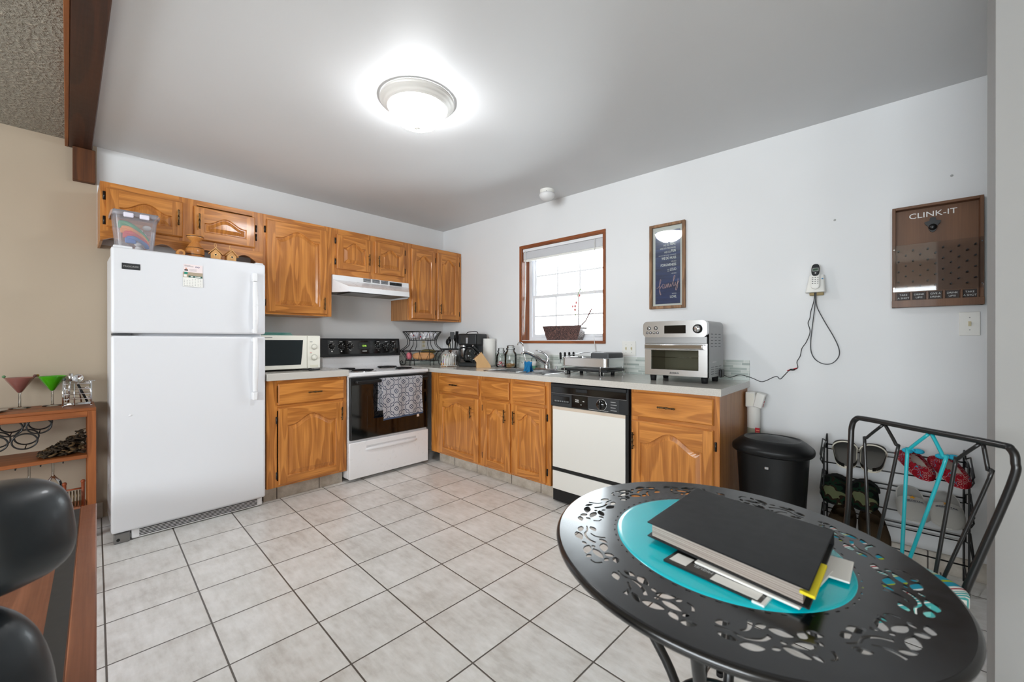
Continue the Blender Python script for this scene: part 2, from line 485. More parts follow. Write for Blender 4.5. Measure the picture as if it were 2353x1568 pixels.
# glass mosaic backsplash
def mk():
    m = MM('glass_mosaic', 0.18, coat=0.3)
    row = m.z/0.0165
    off = m.white(m.vec(row.floor(), 3.0, 0.0))
    u = (m.x+m.y)/0.105+off*7.0
    fz, fu = row.fract(), u.fract()
    grout = fz.lt(0.1).mx(fu.lt(0.02))
    cell = m.white(m.vec(u.floor(), row.floor(), 1.0))
    base = m.ramp(cell, [(0.0, srgb(158, 168, 162)), (0.5, srgb(186, 194, 188)), (1.0, srgb(212, 216, 210))])
    m.color(m.mix(grout, base, srgb(216, 216, 212)))
    return m.m
m_mos = mk()
CT = 0.908   # counter top, window wall
mb = MB(); mb.box(0.0, 3.172, -0.010, -0.0005, CT, 1.04, m_mos, 0.001); struct(mb, 'trim_4')
mb = MB(); mb.box(0.0005, 0.010, -0.645, -0.011, CT, 1.04, m_mos, 0.001); struct(mb, 'trim_5')

# ================================================================ WINDOW
mb = MB()
t = 0.024
mb.box(WX0-t, WX1+t, -0.010, 0.0, WZ1, WZ1+t, trimw['x'], 0.002)
mb.box(WX0-t, WX1+t, -0.012, 0.0, WZ0-t, WZ0, trimw['x'], 0.002)
mb.box(WX0-t, WX0, -0.010, 0.0, WZ0, WZ1, trimw['z'], 0.002)
mb.box(WX1, WX1+t, -0.010, 0.0, WZ0, WZ1, trimw['z'], 0.002)
# reveals lining the opening
mb.box(WX0, WX0+0.006, 0, 0.11, WZ0, WZ1, trimw['z']); mb.box(WX1-0.006, WX1, 0, 0.11, WZ0, WZ1, trimw['z'])
mb.box(WX0, WX1, 0, 0.11, WZ0, WZ0+0.006, vinyl); mb.box(WX0, WX1, 0, 0.11, WZ1-0.006, WZ1, trimw['x'])
win = mb.build('window_1', None, (1.66, 0, WZ0-t)); win['kind'] = 'structure'
zm = 1.585
mb = MB()  # vinyl frame
f = 0.034
mb.box(WX0+.006, WX0+f+.006, 0.105, 0.16, WZ0, WZ1, vinyl, 0.002); mb.box(WX1-f-.006, WX1-.006, 0.105, 0.16, WZ0, WZ1, vinyl, 0.002)
mb.box(WX0+f, WX1-f, 0.1055, 0.1595, WZ0+.006, WZ0+f, vinyl, 0.002); mb.box(WX0+f, WX1-f, 0.1055, 0.1595, WZ1-f, WZ1-.006, vinyl, 0.002)
mb.build('window_frame', win)
def sash(z0, z1, y, name):
    mb = MB(); a, b = WX0+0.044, WX1-0.044; r = 0.028
    mb.box(a, a+r, y, y+0.022, z0, z1, vinyl, 0.002); mb.box(b-r, b, y, y+0.022, z0, z1, vinyl, 0.002)
    mb.box(a+r, b-r, y+.0003, y+0.0217, z0, z0+r, vinyl, 0.002); mb.box(a+r, b-r, y+.0003, y+0.0217, z1-r, z1, vinyl, 0.002)
    for k in (1, 2):
        x = a+r+(b-a-2*r)*k/3; mb.box(x-0.007, x+0.007, y+0.0075, y+0.0145, z0+r, z1-r, vinyl)
    z = (z0+z1)/2; mb.box(a+r, b-r, y+0.008, y+0.014, z-0.007, z+0.007, vinyl)
    s_ = mb.build(name, win)
    mb = MB(); mb.box(a+r*.9, b-r*.9, y+0.0158, y+0.018, z0+r*.9, z1-r*.9, pane_m); mb.build('pane', s_)
sash(WZ0+0.034, zm+0.02, 0.112, 'lower_sash')
sash(zm-0.012, WZ1-0.034, 0.137, 'upper_sash')
mb = MB()
for x in (1.42, 2.0): mb.box(x-0.04, x+0.04, 0.098, 0.112, WZ0+0.036, WZ0+0.056, vinyl, 0.003)
mb.build('sash_latch', win)

# raised blind
bl = thing('window_blind', 'white mini blind pulled up to the top of the window', 'blind', (1.66, 0.03, 1.93))
mb = MB(); mb.box(WX0+0.008, WX1-0.008, 0.008, 0.05, 2.022, 2.05, vinyl, 0.002); mb.build('headrail', bl)
mb = MB()
for i in range(17): mb.box(WX0+0.012, WX1-0.012, 0.012, 0.046, 1.952+i*0.0040, 1.9545+i*0.0040, vinyl)
mb.build('slats', bl)['kind'] = 'stuff'
mb = MB(); mb.box(WX0+0.010, WX1-0.010, 0.012, 0.046, 1.932, 1.950, white_p, 0.003); mb.build('bottom_rail', bl)
mb = MB(); mb.tube([(WX0+0.045, 0.004, 2.03), (WX0+0.044, 0.004, 1.72), (WX0+0.03, 0.003, 1.25)], 0.004, white_p, 6); mb.build('tilt_wand', bl)
mb = MB(); mb.tube([(WX1-0.085, 0.004, 2.03), (WX1-0.083, -0.002, 1.5), (WX1-0.08, -0.016, 1.2), (WX1-0.065, -0.018, 1.09)], 0.0016, white_p, 5)
mb.tube([(WX1-0.080, 0.004, 2.03), (WX1-0.080, -0.016, 1.2), (WX1-0.055, -0.018, 1.06)], 0.0016, white_p, 5); mb.build('lift_cord', bl)

# planter on the sill
def mk(nm, a, b):
    m = MM(nm, 0.35, coat=0.2)
    d = m.vor(m.vec(m.x, m.y, m.z), 26)
    r = (d*9.0).fract(); n = m.noise(m.vec(m.x, m.y, m.z), 30, 2, 0.5, 2.5)
    k = (n*7.0).fract()
    m.color(m.mix((k-0.5).abs().lt(0.1), a, b)); return m.m
m_scroll = mk('scroll_pattern_dark', srgb(48, 36, 40), srgb(168, 124, 110))
m_scroll2 = mk('scroll_pattern_light', srgb(96, 84, 84), srgb(236, 230, 224))
pl = thing('planter_box', 'dark scroll-patterned planter box on the window sill', 'planter', (1.68, 0.052, WZ0+0.006))
mb = MB()
a0, a1, b0, b1 = (1.515, 1.845, 1.468, 1.895)
z0, z1 = WZ0+0.006, WZ0+0.135
lo = [(a0, 0.01), (a1, 0.01), (a1, 0.094), (a0, 0.094)]; hi = [(b0, 0.0), (b1, 0.0), (b1, 0.104), (b0, 0.104)]
for i in range(4):
    j = (i+1) % 4
    mb.face([(lo[i][0], lo[i][1], z0), (lo[j][0], lo[j][1], z0), (hi[j][0], hi[j][1], z1), (hi[i][0], hi[i][1], z1)], m_scroll if i != 1 else m_scroll2)
mb.face([(p[0], p[1], z0) for p in lo[::-1]], m_scroll)
ins = [(b0+.01, .008), (b1-.01, .008), (b1-.01, .096), (b0+.01, .096)]
for i in range(4):
    j = (i+1) % 4; mb.face([(hi[i][0], hi[i][1], z1), (hi[j][0], hi[j][1], z1), (ins[j][0], ins[j][1], z1), (ins[i][0], ins[i][1], z1)], m_scroll)
mb.build('box', pl)
mb = MB(); mb.box(b0+.008, b1-.008, .006, .098, z1-0.03, z1-0.012, pm('potting_soil', srgb(58, 42, 32), 0.95)); mb.build('soil', pl)
m_stem = pm('plant_stem', srgb(96, 60, 52), 0.6); m_leafg = pm('plant_green', srgb(120, 150, 90), 0.6); m_petal = pm('orchid_petal', srgb(220, 120, 120), 0.6)
orch = thing('orchid', 'thin orchid stem with pink blossoms growing from the planter', 'plant', (1.80, 0.05, z1-0.02))
mb = MB(); mb.tube(smoothpath([(1.80, .05, z1-.02), (1.803, .05, 1.42), (1.812, .05, 1.52), (1.84, .05, 1.60), (1.86, .05, 1.615), (1.87, .05, 1.59)]), 0.0028, m_leafg, 6); mb.build('stem', orch)
mb = MB()
for p in ((1.812, .045, 1.50), (1.80, .045, 1.47), (1.845, .045, 1.56), (1.775, .045, 1.47), (1.80, .04, 1.44)): mb.ball(p, 0.010, m_petal, 8, 6, 1, .6, 1.2)
mb.build('blossoms', orch)
tw = MB(); tw.tube([(1.83, .06, z1-.02), (1.90, .06, 1.34), (1.95, .055, 1.42), (1.965, .05, 1.44)], [0.006, .005, .005, .003], m_stem, 7)
tw.ball((1.948, .056, 1.418), 0.008, m_stem, 8, 6); tw.tube([(1.95, .055, 1.42), (1.99, .05, 1.46)], .003, m_petal, 6)
tag(tw.build('bare_twig', None, (1.83, .06, z1-.02)), 'bare slanting dark twig standing in the sill planter', 'plant')

# ================================================================ CABINET PARTS
def door(F, u0, u1, w0, w1, n0, parent, amp=0.05, stile=0.055, axis_h='y', arch=True, name='door'):
    mb = MB(); V_, H_ = oak['z'], oak[axis_h]
    n1 = n0+0.019; c = 0.006
    # slab sides with a small chamfer
    for (a, b) in (((u0, w0), (u1, w0)), ((u1, w0), (u1, w1)), ((u1, w1), (u0, w1)), ((u0, w1), (u0, w0))):
        m = V_ if a[0] == b[0] else H_
        mb.face([F(a[0], a[1], n0), F(b[0], b[1], n0), F(b[0], b[1], n1-c), F(a[0], a[1], n1-c)], m)
        s_ = lambda p: (p[0]+(c if p[0] == u0 else -c), p[1]+(c if p[1] == w0 else -c))
        A, B = s_(a), s_(b)
        mb.face([F(a[0], a[1], n1-c), F(b[0], b[1], n1-c), F(B[0], B[1], n1), F(A[0], A[1], n1)], m)
    mb.face([F(u0, w0, n0), F(u0, w1, n0), F(u1, w1, n0), F(u1, w0, n0)], V_)
    U0, U1, W0, W1 = u0+c, u1-c, w0+c, w1-c
    if not arch:   # drawer front: a plain slab
        mb.face([F(U0, W0, n1), F(U1, W0, n1), F(U1, W1, n1), F(U0, W1, n1)], H_)
        return mb.build(name, parent)
    st = stile
    x0, x1, z0 = u0+st, u1-st, w0+st
    zt = w1-st-amp   # shoulder height
    xc, hw = (x0+x1)/2, (x1-x0)/2
    M = 18
    def contour(i):
        a, b = x0+i, x1-i; pts = [(a, z0+i), (b, z0+i)]
        for k in range(M+1):
            x = b+(a-b)*k/M; s0 = min(1.0, abs(x-xc)/(hw*0.86))
            pts.append((x, zt-i+amp*0.5*(1+math.cos(PI*s0))))
        return pts
    c0 = contour(0)
    mb.face([F(U0, W0, n1), F(x0, W0, n1), F(x0, W1, n1), F(U0, W1, n1)], V_)
    mb.face([F(x1, W0, n1), F(U1, W0, n1), F(U1, W1, n1), F(x1, W1, n1)], V_)
    mb.face([F(x0, W0, n1), F(x1, W0, n1), F(x1, z0, n1), F(x0, z0, n1)], H_)
    for k in range(M):
        a, b = c0[2+k], c0[3+k]
        mb.face([F(b[0], b[1], n1), F(a[0], a[1], n1), F(a[0], W1, n1), F(b[0], W1, n1)], H_)
    prev, pn = c0, n1
    for ins, n in ((0.004, n1-0.003), (0.006, n1-0.009), (0.012, n1-0.009), (0.036, n1-0.002), (0.038, n1-0.001)):
        cur = contour(ins)
        for k in range(len(cur)):
            j = (k+1) % len(cur)
            mb.face([F(prev[k][0], prev[k][1], pn), F(prev[j][0], prev[j][1], pn), F(cur[j][0], cur[j][1], n), F(cur[k][0], cur[k][1], n)], V_)
        prev, pn = cur, n
    # panel face as strips
    top = prev[2:]; zb = prev[0][1]
    for k in range(M):
        a, b = top[k], top[k+1]
        mb.face([F(b[0], zb, pn), F(a[0], zb, pn), F(a[0], a[1], pn), F(b[0], b[1], pn)], V_)
    return mb.build(name, parent)

def pull(F, u, w_, n0, vert, parent, L=0.092):
    mb = MB()
    h = L/2
    k_ = 1.3
    prof = [(-h-.006, .0015), (-h-.003, .0045), (-h+.002, .0045), (-h+.005, .0028), (-h+.012, .0048), (-h+.016, .003), (-.016, .0038), (-.011, .003), (-.008, .0052), (-.003, .0036), (0, .0066), (.003, .0036), (.008, .0052), (.011, .003), (.016, .0038), (h-.016, .003), (h-.012, .0048), (h-.005, .0028), (h-.002, .0045), (h+.003, .0045), (h+.006, .0015)]
    pts = [F(u, w_+a, n0+.022) if vert else F(u+a, w_, n0+.022) for a, r in prof]
    mb.tube(pts, [r*k_ for a, r in prof], bronze, 8)
    for s_ in (-1, 1):
        a = s_*(h-.012)
        q = (u, w_+a) if vert else (u+a, w_)
        mb.tube([F(q[0], q[1], n0), F(q[0], q[1], n0+.022)], .003, bronze, 6)
    return mb.build('pull', parent)
def hinge(F, u, w_, n0, parent):
    mb = MB()
    mb.fbox(F, u-.006, u+.006, w_-.026, w_+.026, n0, n0+.004, blackmet, .0015)
    mb.tube([F(u, w_-.024, n0+.005), F(u, w_+.024, n0+.005)], .0045, blackmet, 8)
    return mb.build('hinge', parent)
def frame(F, u0, u1, w0, w1, n1, openings, parent, axis_h, th=0.019):
    """face frame: full plate drawn as stiles and rails around the openings"""
    mb = MB(); V_, H_ = oak['z'], oak[axis_h]
    xs = sorted(set([u0, u1]+[o[0] for o in openings]+[o[1] for o in openings]))
    # horizontal rails first: top, bottom
    def inside(u, w_):
        return any(a < u < b and c < w_ < d for a, b, c, d in openings)
    ws = sorted(set([w0, w1]+[o[2] for o in openings]+[o[3] for o in openings]))
    for i in range(len(xs)-1):
        col_open = any(a <= xs[i]+1e-6 and b >= xs[i+1]-1e-6 for a, b, _, _ in openings)
        if not col_open:
            mb.fbox(F, xs[i], xs[i+1], w0, w1, n1-th, n1, V_, 0.0006)
        else:
            for j in range(len(ws)-1):
                if not inside((xs[i]+xs[i+1])/2, (ws[j]+ws[j+1])/2):
                    mb.fbox(F, xs[i], xs[i+1], ws[j], ws[j+1], n1-th, n1-0.0002, H_, 0.0006)
    return mb.build('face_frame', parent)

def carcass(F, u0, u1, w0, w1, n1, parent, m=None):
    mb = MB(); t = .012; m = m or ply_m
    mb.fbox(F, u0, u0+t, w0, w1, 0.003, n1, m); mb.fbox(F, u1-t, u1, w0, w1, 0.003, n1, m)
    mb.fbox(F, u0+t, u1-t, w0, w0+t, 0.003, n1, m); mb.fbox(F, u0+t, u1-t, w1-t, w1, 0.003, n1, m)
    mb.fbox(F, u0+t, u1-t, w0+t, w1-t, 0.003, 0.009, m)
    return mb.build('carcass', parent)

# ---- wall cabinets (fridge wall), faces at x = 0.32
N = 0.32
def upper(name, label, u0, u1, w0, w1, doors, **k):
    t = thing(name, label, 'cabinet', (0.0, (u0+u1)/2, w0))
    return t
UT = 2.135
c1 = upper('wall_cabinet', 'long two-door oak wall cabinet with scalloped valance above the refrigerator', -2.844, -1.969, 1.84, UT, None)
carcass(frA, -2.844, -1.969, 1.84, UT, N-.019, c1)
frame(frA, -2.844, -1.969, 1.84, UT, N, [(-2.80, -2.47, 1.88, 2.10), (-2.375, -2.04, 1.88, 2.10)], c1, 'y')
mb = MB()
poly_top = [(-1.969, 1.84), (-2.844, 1.84)]
pts = [(-2.844, 1.775)]
nS = 120
for i in range(1, nS):
    u = -2.844+0.875*i/nS
    ph = ((u+2.78)/0.23)
    z = 1.732+0.068*(0.5*(1+math.cos(2*PI*ph)))**0.75
    if u < -2.80: z = 1.775+0.02*(u+2.844)/0.044
    if u > -2.0: z = min(z, 1.75)
    pts.append((u, z))
pts.append((-1.969, 1.72))
k = len(pts)
for i in range(k-1):
    a, b = pts[i], pts[i+1]
    mb.face([frA(a[0], a[1], N), frA(b[0], b[1], N), frA(b[0], 1.84, N), frA(a[0], 1.84, N)], oak['y'])
    mb.face([frA(a[0], a[1], N-.019), frA(b[0], b[1], N-.019), frA(b[0], 1.84, N-.019), frA(a[0], 1.84, N-.019)], oak['y'])
    mb.face([frA(a[0], a[1], N-.019), frA(b[0], b[1], N-.019), frA(b[0], b[1], N), frA(a[0], a[1], N)], oak['y'])
mb.fbox(frA, -2.844, -2.832, 1.775, 1.84, 0.003, N-.0195, ply_m)
mb.build('valance', c1)
d = door(frA, -2.819, -2.452, 1.862, 2.098, N, c1, 0.05, 0.056); pull(frA, -2.478, 1.985, N+.019, True, d); hinge(frA, -2.827, 2.05, N, d); hinge(frA, -2.827, 1.90, N, d)
d = door(frA, -2.392, -2.026, 1.862, 2.090, N, c1, 0.05, 0.056); pull(frA, -2.366, 1.985, N+.019, True, d); hinge(frA, -2.016, 1.945, N, d); hinge(frA, -2.016, 2.01, N, d)

c2 = upper('wall_cabinet', 'tall single-door oak wall cabinet between refrigerator and hood', -1.968, -1.449, 1.372, UT, None)
carcass(frA, -1.968, -1.449, 1.372, UT, N-.019, c2)
frame(frA, -1.968, -1.449, 1.372, UT, N, [(-1.945, -1.51, 1.41, 2.09)], c2, 'y')
d = door(frA, -1.950, -1.492, 1.388, 2.097, N, c2, 0.065, 0.06); pull(frA, -1.520, 1.475, N+.019, True, d); hinge(frA, -1.958, 2.02, N, d); hinge(frA, -1.958, 1.46, N, d)

c3 = upper('wall_cabinet', 'short two-door oak wall cabinet directly above the range hood', -1.448, -0.689, 1.735, UT, None)
carcass(frA, -1.448, -0.689, 1.735, UT, N-.019, c3)
frame(frA, -1.448, -0.689, 1.735, UT, N, [(-1.39, -1.11, 1.81, 2.07), (-1.04, -0.75, 1.81, 2.07)], c3, 'y')
d = door(frA, -1.408, -1.094, 1.790, 2.087, N, c3, 0.05, 0.055); pull(frA, -1.118, 1.90, N+.019, True, d); hinge(frA, -1.417, 2.03, N, d); hinge(frA, -1.417, 1.85, N, d)
d = door(frA, -1.051, -0.736, 1.790, 2.087, N, c3, 0.05, 0.055); pull(frA, -1.022, 1.90, N+.019, True, d); hinge(frA, -0.727, 2.03, N, d); hinge(frA, -0.727, 1.85, N, d)

c4 = upper('wall_cabinet', 'narrow-doored oak wall cabinet in the corner beside the window wall', -0.688, -0.006, 1.372, UT, None)
carcass(frA, -0.688, -0.006, 1.372, UT, N-.019, c4)
frame(frA, -0.688, -0.006, 1.372, UT, N, [(-0.64, -0.38, 1.41, 2.07), (-0.32, -0.065, 1.41, 2.07)], c4, 'y')
d = door(frA, -0.656, -0.367, 1.390, 2.088, N, c4, 0.055, 0.052); pull(frA, -0.630, 1.50, N+.019, True, d); hinge(frA, -0.358, 2.01, N, d); hinge(frA, -0.358, 1.46, N, d)
d = door(frA, -0.337, -0.045, 1.390, 2.092, N, c4, 0.055, 0.052); pull(frA, -0.310, 1.50, N+.019, True, d); hinge(frA, -0.035, 2.01, N, d); hinge(frA, -0.035, 1.46, N, d)

# ---- base cabinets
def toe(F, u0, u1, n, parent, top=0.105):
    mb = MB(); mb.fbox(F, u0, u1, 0.0, top-.001, 0.02, n, m_kick, .001); return mb.build('toe_kick', parent)
NA = 0.575
b1 = thing('base_cabinet', 'oak base cabinet with one drawer and one arched door between refrigerator and stove', 'cabinet', (0, -1.73, 0))
carcass(frA, -2.022, -1.440, 0.105, 0.879, NA-.019, b1)
frame(frA, -2.022, -1.440, 0.105, 0.879, NA, [(-1.955, -1.50, 0.15, 0.66), (-1.955, -1.50, 0.715, 0.84)], b1, 'y')
toe(frA, -2.022, -1.445, 0.51, b1)
d = door(frA, -1.950, -1.466, 0.700, 0.852, NA, b1, name='drawer', arch=False, axis_h='y'); pull(frA, -1.70, 0.778, NA+.019, False, d)
d = door(frA, -1.948, -1.472, 0.120, 0.678, NA, b1, 0.07, 0.058); pull(frA, -1.492, 0.585, NA+.019, True, d); hinge(frA, -1.957, 0.59, NA, d); hinge(frA, -1.957, 0.19, NA, d)

NB = 0.60
b2 = thing('base_cabinet', 'oak corner base cabinet with drawer and wide arched door beside the stove', 'cabinet', (0.93, 0, 0))
carcass(frB, 0.60, 1.278, 0.105, 0.866, NB-.019, b2)
frame(frB, 0.582, 1.278, 0.105, 0.866, NB, [(0.74, 1.24, 0.15, 0.65), (0.74, 1.24, 0.70, 0.83)], b2, 'x')
toe(frB, 0.62, 1.278, 0.53, b2)
d = door(frB, 0.722, 1.262, 0.694, 0.838, NB, b2, name='drawer', arch=False, axis_h='x'); pull(frB, 0.95, 0.768, NB+.019, False, d)
d = door(frB, 0.722, 1.260, 0.118, 0.668, NB, b2, 0.06, 0.055, 'x'); pull(frB, 1.178, 0.55, NB+.019, True, d); hinge(frB, 0.714, 0.60, NB, d); hinge(frB, 0.714, 0.20, NB, d)
b3 = thing('base_cabinet', 'oak sink base cabinet with two false drawers and two narrow arched doors', 'cabinet', (1.65, 0, 0))
carcass(frB, 1.279, 2.022, 0.105, 0.735, NB-.019, b3)
frame(frB, 1.279, 2.022, 0.105, 0.866, NB, [(1.32, 1.60, 0.15, 0.65), (1.67, 1.96, 0.15, 0.65)], b3, 'x')
toe(frB, 1.279, 2.010, 0.53, b3)
for a, b, nm in ((1.300, 1.617, 'false_drawer'), (1.654, 1.978, 'false_drawer')):
    door(frB, a, b, 0.694, 0.832, NB, b3, name=nm, arch=False, axis_h='x')
d = door(frB, 1.312, 1.626, 0.120, 0.668, NB, b3, 0.06, 0.055, 'x'); pull(frB, 1.583, 0.565, NB+.019, True, d); hinge(frB, 1.303, 0.60, NB, d); hinge(frB, 1.303, 0.20, NB, d)
d = door(frB, 1.652, 1.982, 0.120, 0.668, NB, b3, 0.06, 0.055, 'x'); pull(frB, 1.680, 0.565, NB+.019, True, d); hinge(frB, 1.991, 0.60, NB, d); hinge(frB, 1.991, 0.20, NB, d)
b4 = thing('base_cabinet', 'oak end base cabinet right of the dishwasher, drawer over arched door', 'cabinet', (2.9, 0, 0))
carcass(frB, 2.650, 3.158, 0.0, 0.866, NB-.019, b4)
frame(frB, 2.648, 3.158, 0.105, 0.866, NB, [(2.69, 3.10, 0.15, 0.65), (2.69, 3.10, 0.72, 0.83)], b4, 'x')
toe(frB, 2.664, 3.144, 0.53, b4)
d = door(frB, 2.656, 3.130, 0.704, 0.849, NB, b4, name='drawer', arch=False, axis_h='x'); pull(frB, 2.88, 0.776, NB+.019, False, d)
d = door(frB, 2.656, 3.130, 0.118, 0.678, NB, b4, 0.075, 0.055, 'x'); pull(frB, 2.674, 0.555, NB+.019, True, d); hinge(frB, 3.139, 0.59, NB, d); hinge(frB, 3.139, 0.20, NB, d)

# ---- countertops
def mk(nm, c1, c2):
    m = MM(nm, 0.2, coat=0.3)
    n = m.noise(m.vec(m.x, m.y, m.z), 420, 2); m.color(m.mix(n.smooth(.35, .65), c1, c2)); return m.m
m_ct = mk('speckled_laminate', srgb(186, 182, 175), srgb(202, 198, 191))
mb = MB(); mb.box(0.001, 0.612, -2.028, -1.436, 0.880, 0.932, m_ct, 0.004, 2)
tag(mb.build('countertop', None, (0.3, -1.73, 0.88)), 'short grey laminate countertop under the microwave', 'countertop')
SX0, SX1, SY0, SY1 = 1.27, 1.90, -0.53, -0.13
mb = MB()
for a in ((0.012, SX0, -0.627, -0.011), (SX1, 3.172, -0.627, -0.011), (SX0, SX1, -0.627, SY0), (SX0, SX1, SY1, -0.011)):
    mb.box(a[0], a[1], a[2], a[3], 0.868, CT, m_ct)
tag(mb.build('countertop', None, (1.6, -0.3, 0.868)), 'long grey laminate countertop below the window with the sink', 'countertop')
# sink
sk = thing('sink', 'stainless steel drop-in sink set in the countertop below the window', 'sink', (1.585, -0.33, CT))
mb = MB()
r = 0.018
mb.box(SX0-r, SX1+r, SY0-r, SY0+0.012, CT, CT+0.004, steel, .0015); mb.box(SX0-r, SX1+r, SY1-.03, SY1+r+.03, CT, CT+0.004, steel, .0015)
mb.box(SX0-r, SX0+0.012, SY0-r, SY1+r, CT, CT+0.004, steel, .0015); mb.box(SX1-.012, SX1+r, SY0-r, SY1+r, CT, CT+0.004, steel, .0015)
mb.build('rim', sk)
for a, b in ((SX0+.012, 1.578), (1.592, SX1-.012)):
    mb = MB(); y0, y1 = SY0+.012, SY1-.03; z0 = CT-.165
    for q in ([(a, y0, CT), (b, y0, CT), (b-.01, y0+.01, z0), (a+.01, y0+.01, z0)], [(b, y0, CT), (b, y1, CT), (b-.01, y1-.01, z0), (b-.01, y0+.01, z0)],
              [(b, y1, CT), (a, y1, CT), (a+.01, y1-.01, z0), (b-.01, y1-.01, z0)], [(a, y1, CT), (a, y0, CT), (a+.01, y0+.01, z0), (a+.01, y1-.01, z0)],
              [(a+.01, y0+.01, z0), (b-.01, y0+.01, z0), (b-.01, y1-.01, z0), (a+.01, y1-.01, z0)]): mb.face(q, steel_d)
    mb.cyl(((a+b)/2, (y0+y1)/2, z0), .035, .003, chrome, 20)
    mb.build('bowl', sk)
mb = MB(); mb.box(1.576, 1.594, SY0, SY1, CT-.02, CT+.003, steel, .002); mb.build('divider', sk)
# faucet
fa = thing('faucet', 'chrome single-lever kitchen faucet behind the sink', 'faucet', (1.60, -0.10, CT+.004))
mb = MB(); mb.box(1.49, 1.72, -0.135, -0.072, CT+.004, CT+.016, chrome, .005, 2); mb.lathe([(.026, .016), (.026, .05), (.022, .06), (.0, .068)], (1.60, -.10, CT), chrome, 20); mb.build('base', fa)
mb = MB(); mb.tube(smoothpath([(1.60, -.10, CT+.05), (1.565, -.15, CT+.09), (1.52, -.21, CT+.135), (1.485, -.255, CT+.155), (1.47, -.275, CT+.15), (1.467, -.28, CT+.135)]), [.017]*12+[.014]*12+[.013]*6+[.013], chrome, 12); mb.build('spout', fa)
mb = MB(); mb.tube(smoothpath([(1.60, -.10, CT+.06), (1.61, -.095, CT+.10), (1.59, -.11, CT+.14), (1.545, -.15, CT+.168), (1.52, -.17, CT+.172)]), [.015]*6+[.013]*6+[.009]*6+[.006]*6+[.004], chrome, 10); mb.build('lever', fa)
mb = MB(); mb.lathe([(.016, .004), (.016, .012), (.009, .02), (.009, .03), (.012, .034), (.0, .04)], (1.705, -.10, CT), chrome, 16)
tag(mb.build('side_spray', None, (1.705, -.10, CT)), 'small chrome spray knob right of the faucet', 'faucet')
ff = thing('filter_faucet', 'slim chrome gooseneck water tap standing left of the main faucet', 'faucet', (1.335, -0.075, CT))
mb = MB(); mb.lathe([(.020, 0), (.020, .006), (.011, .014), (.011, .05), (.007, .058)], (1.335, -.075, CT), chrome, 16, capb=True); mb.build('base', ff)
mb = MB(); mb.tube(smoothpath([(1.335, -.075, CT+.055), (1.318, -.085, CT+.15), (1.308, -.09, CT+.215), (1.30, -.105, CT+.24), (1.29, -.13, CT+.24), (1.287, -.14, CT+.215)]), .0055, chrome, 10); mb.build('spout', ff)
mb = MB(); mb.tube([(1.335, -.075, CT+.045), (1.30, -.10, CT+.055)], .004, chrome, 8); mb.build('lever', ff)
mb = MB()
P = lambda u, v: (1.49+.085*u+.004*math.sin(v*9), -.50+.05*math.sin(PI*min(1, max(0, v))), CT+.006+.048*math.sin(PI*v)+0.004*math.sin(u*14))
mb.grid(lambda u, v: (1.535+.085*u+.006*math.sin(v*9+u*3), -.330-.055*(v-.5)+.010*math.sin(u*11+v*2), CT+.082-.20*abs(v-.5)**1.2+.005*math.sin(u*14)), 20, 20, blue_cl)
bmesh.ops.solidify(mb.bm, geom=mb.bm.faces[:], thickness=.008)
tag(mb.build('sponge_cloth', None, (1.58, -.33, CT)), 'bright blue sponge cloth draped over the middle of the sink', 'cloth')

# ================================================================ REFRIGERATOR
fr = thing('refrigerator', 'white top-freezer refrigerator standing left of the base cabinets', 'refrigerator', (0.3, -2.425, 0))
FY0, FY1 = -2.812, -2.035
mb = MB(); mb.box(0.03, 0.535, FY0+0.012, FY1-0.008, 0.03, 1.695, white_f, 0.008, 2); mb.build('body', fr)
for nm, z0, z1 in (('freezer_door', 1.211, 1.703), ('fridge_door', 0.068, 1.196)):
    mb = MB(); mb.box(0.545, 0.602, FY0, FY1, z0, z1, white_f, 0.014, 4); d = mb.build(nm, fr)
    mb = MB(); mb.box(0.533, 0.546, FY0+.02, FY1-.02, z0+.01, z1-.01, grey_p); mb.build('gasket', d)
    # handle: wall plate plus bowed bar
    y = -2.108
    mb = MB()
    if nm == 'freezer_door': za, zb = 1.216, 1.632; cap = (1.572, 1.632); bar = (1.218, 1.570)
    else: za, zb = 0.760, 1.188; cap = (0.760, 0.815); bar = (0.818, 1.188)
    mb.box(0.600, 0.640, y-.014, y+.014, cap[0], cap[1], white_e, .005, 2)
    n = 14
    def fn(u, v):
        z = bar[0]+(bar[1]-bar[0])*u
        q = u if nm == 'freezer_door' else 1-u
        d_ = 0.040+0.018*math.sin(PI*min(1, q*1.1))*(1-q*.4)
        wd = .014+.004*math.sin(PI*q)
        a = 2*PI*v
        return (0.600+d_-.008+.010*math.cos(a), y+wd*math.sin(a), z)
    mb.grid(fn, n, 12, white_e, closev=True)
    e0 = bar[0] if nm == 'freezer_door' else bar[1]
    mb.box(0.600, 0.642, y-.013, y+.013, min(e0, e0+(.03 if nm == 'freezer_door' else -.03)), max(e0, e0+(.03 if nm == 'freezer_door' else -.03)), white_e, .004, 2)
    mb.build('handle', d)
    if nm == 'freezer_door':
        mb = MB(); mb.box(0.602, 0.605, -2.768, -2.690, 1.578, 1.613, dark_g, .001)
        mb.text('FRIGIDAIRE', 0.0135, (0.6052, -2.729, 1.5905), (0, 1, 0), (0, 0, 1), grey_ls, .0006, 'CENTER', sx=.95)
        mb.build('badge', d)
    else:
        mb = MB(); mb.ball((0.603, -2.733, 0.735), .006, white_e, 10, 6, .6, 1.3, .9); mb.build('door_plug', d)
mb = MB(); mb.box(0.50, 0.575, FY0+.005, FY0+.085, 1.197, 1.210, grey_p, .002); mb.build('middle_hinge', fr)
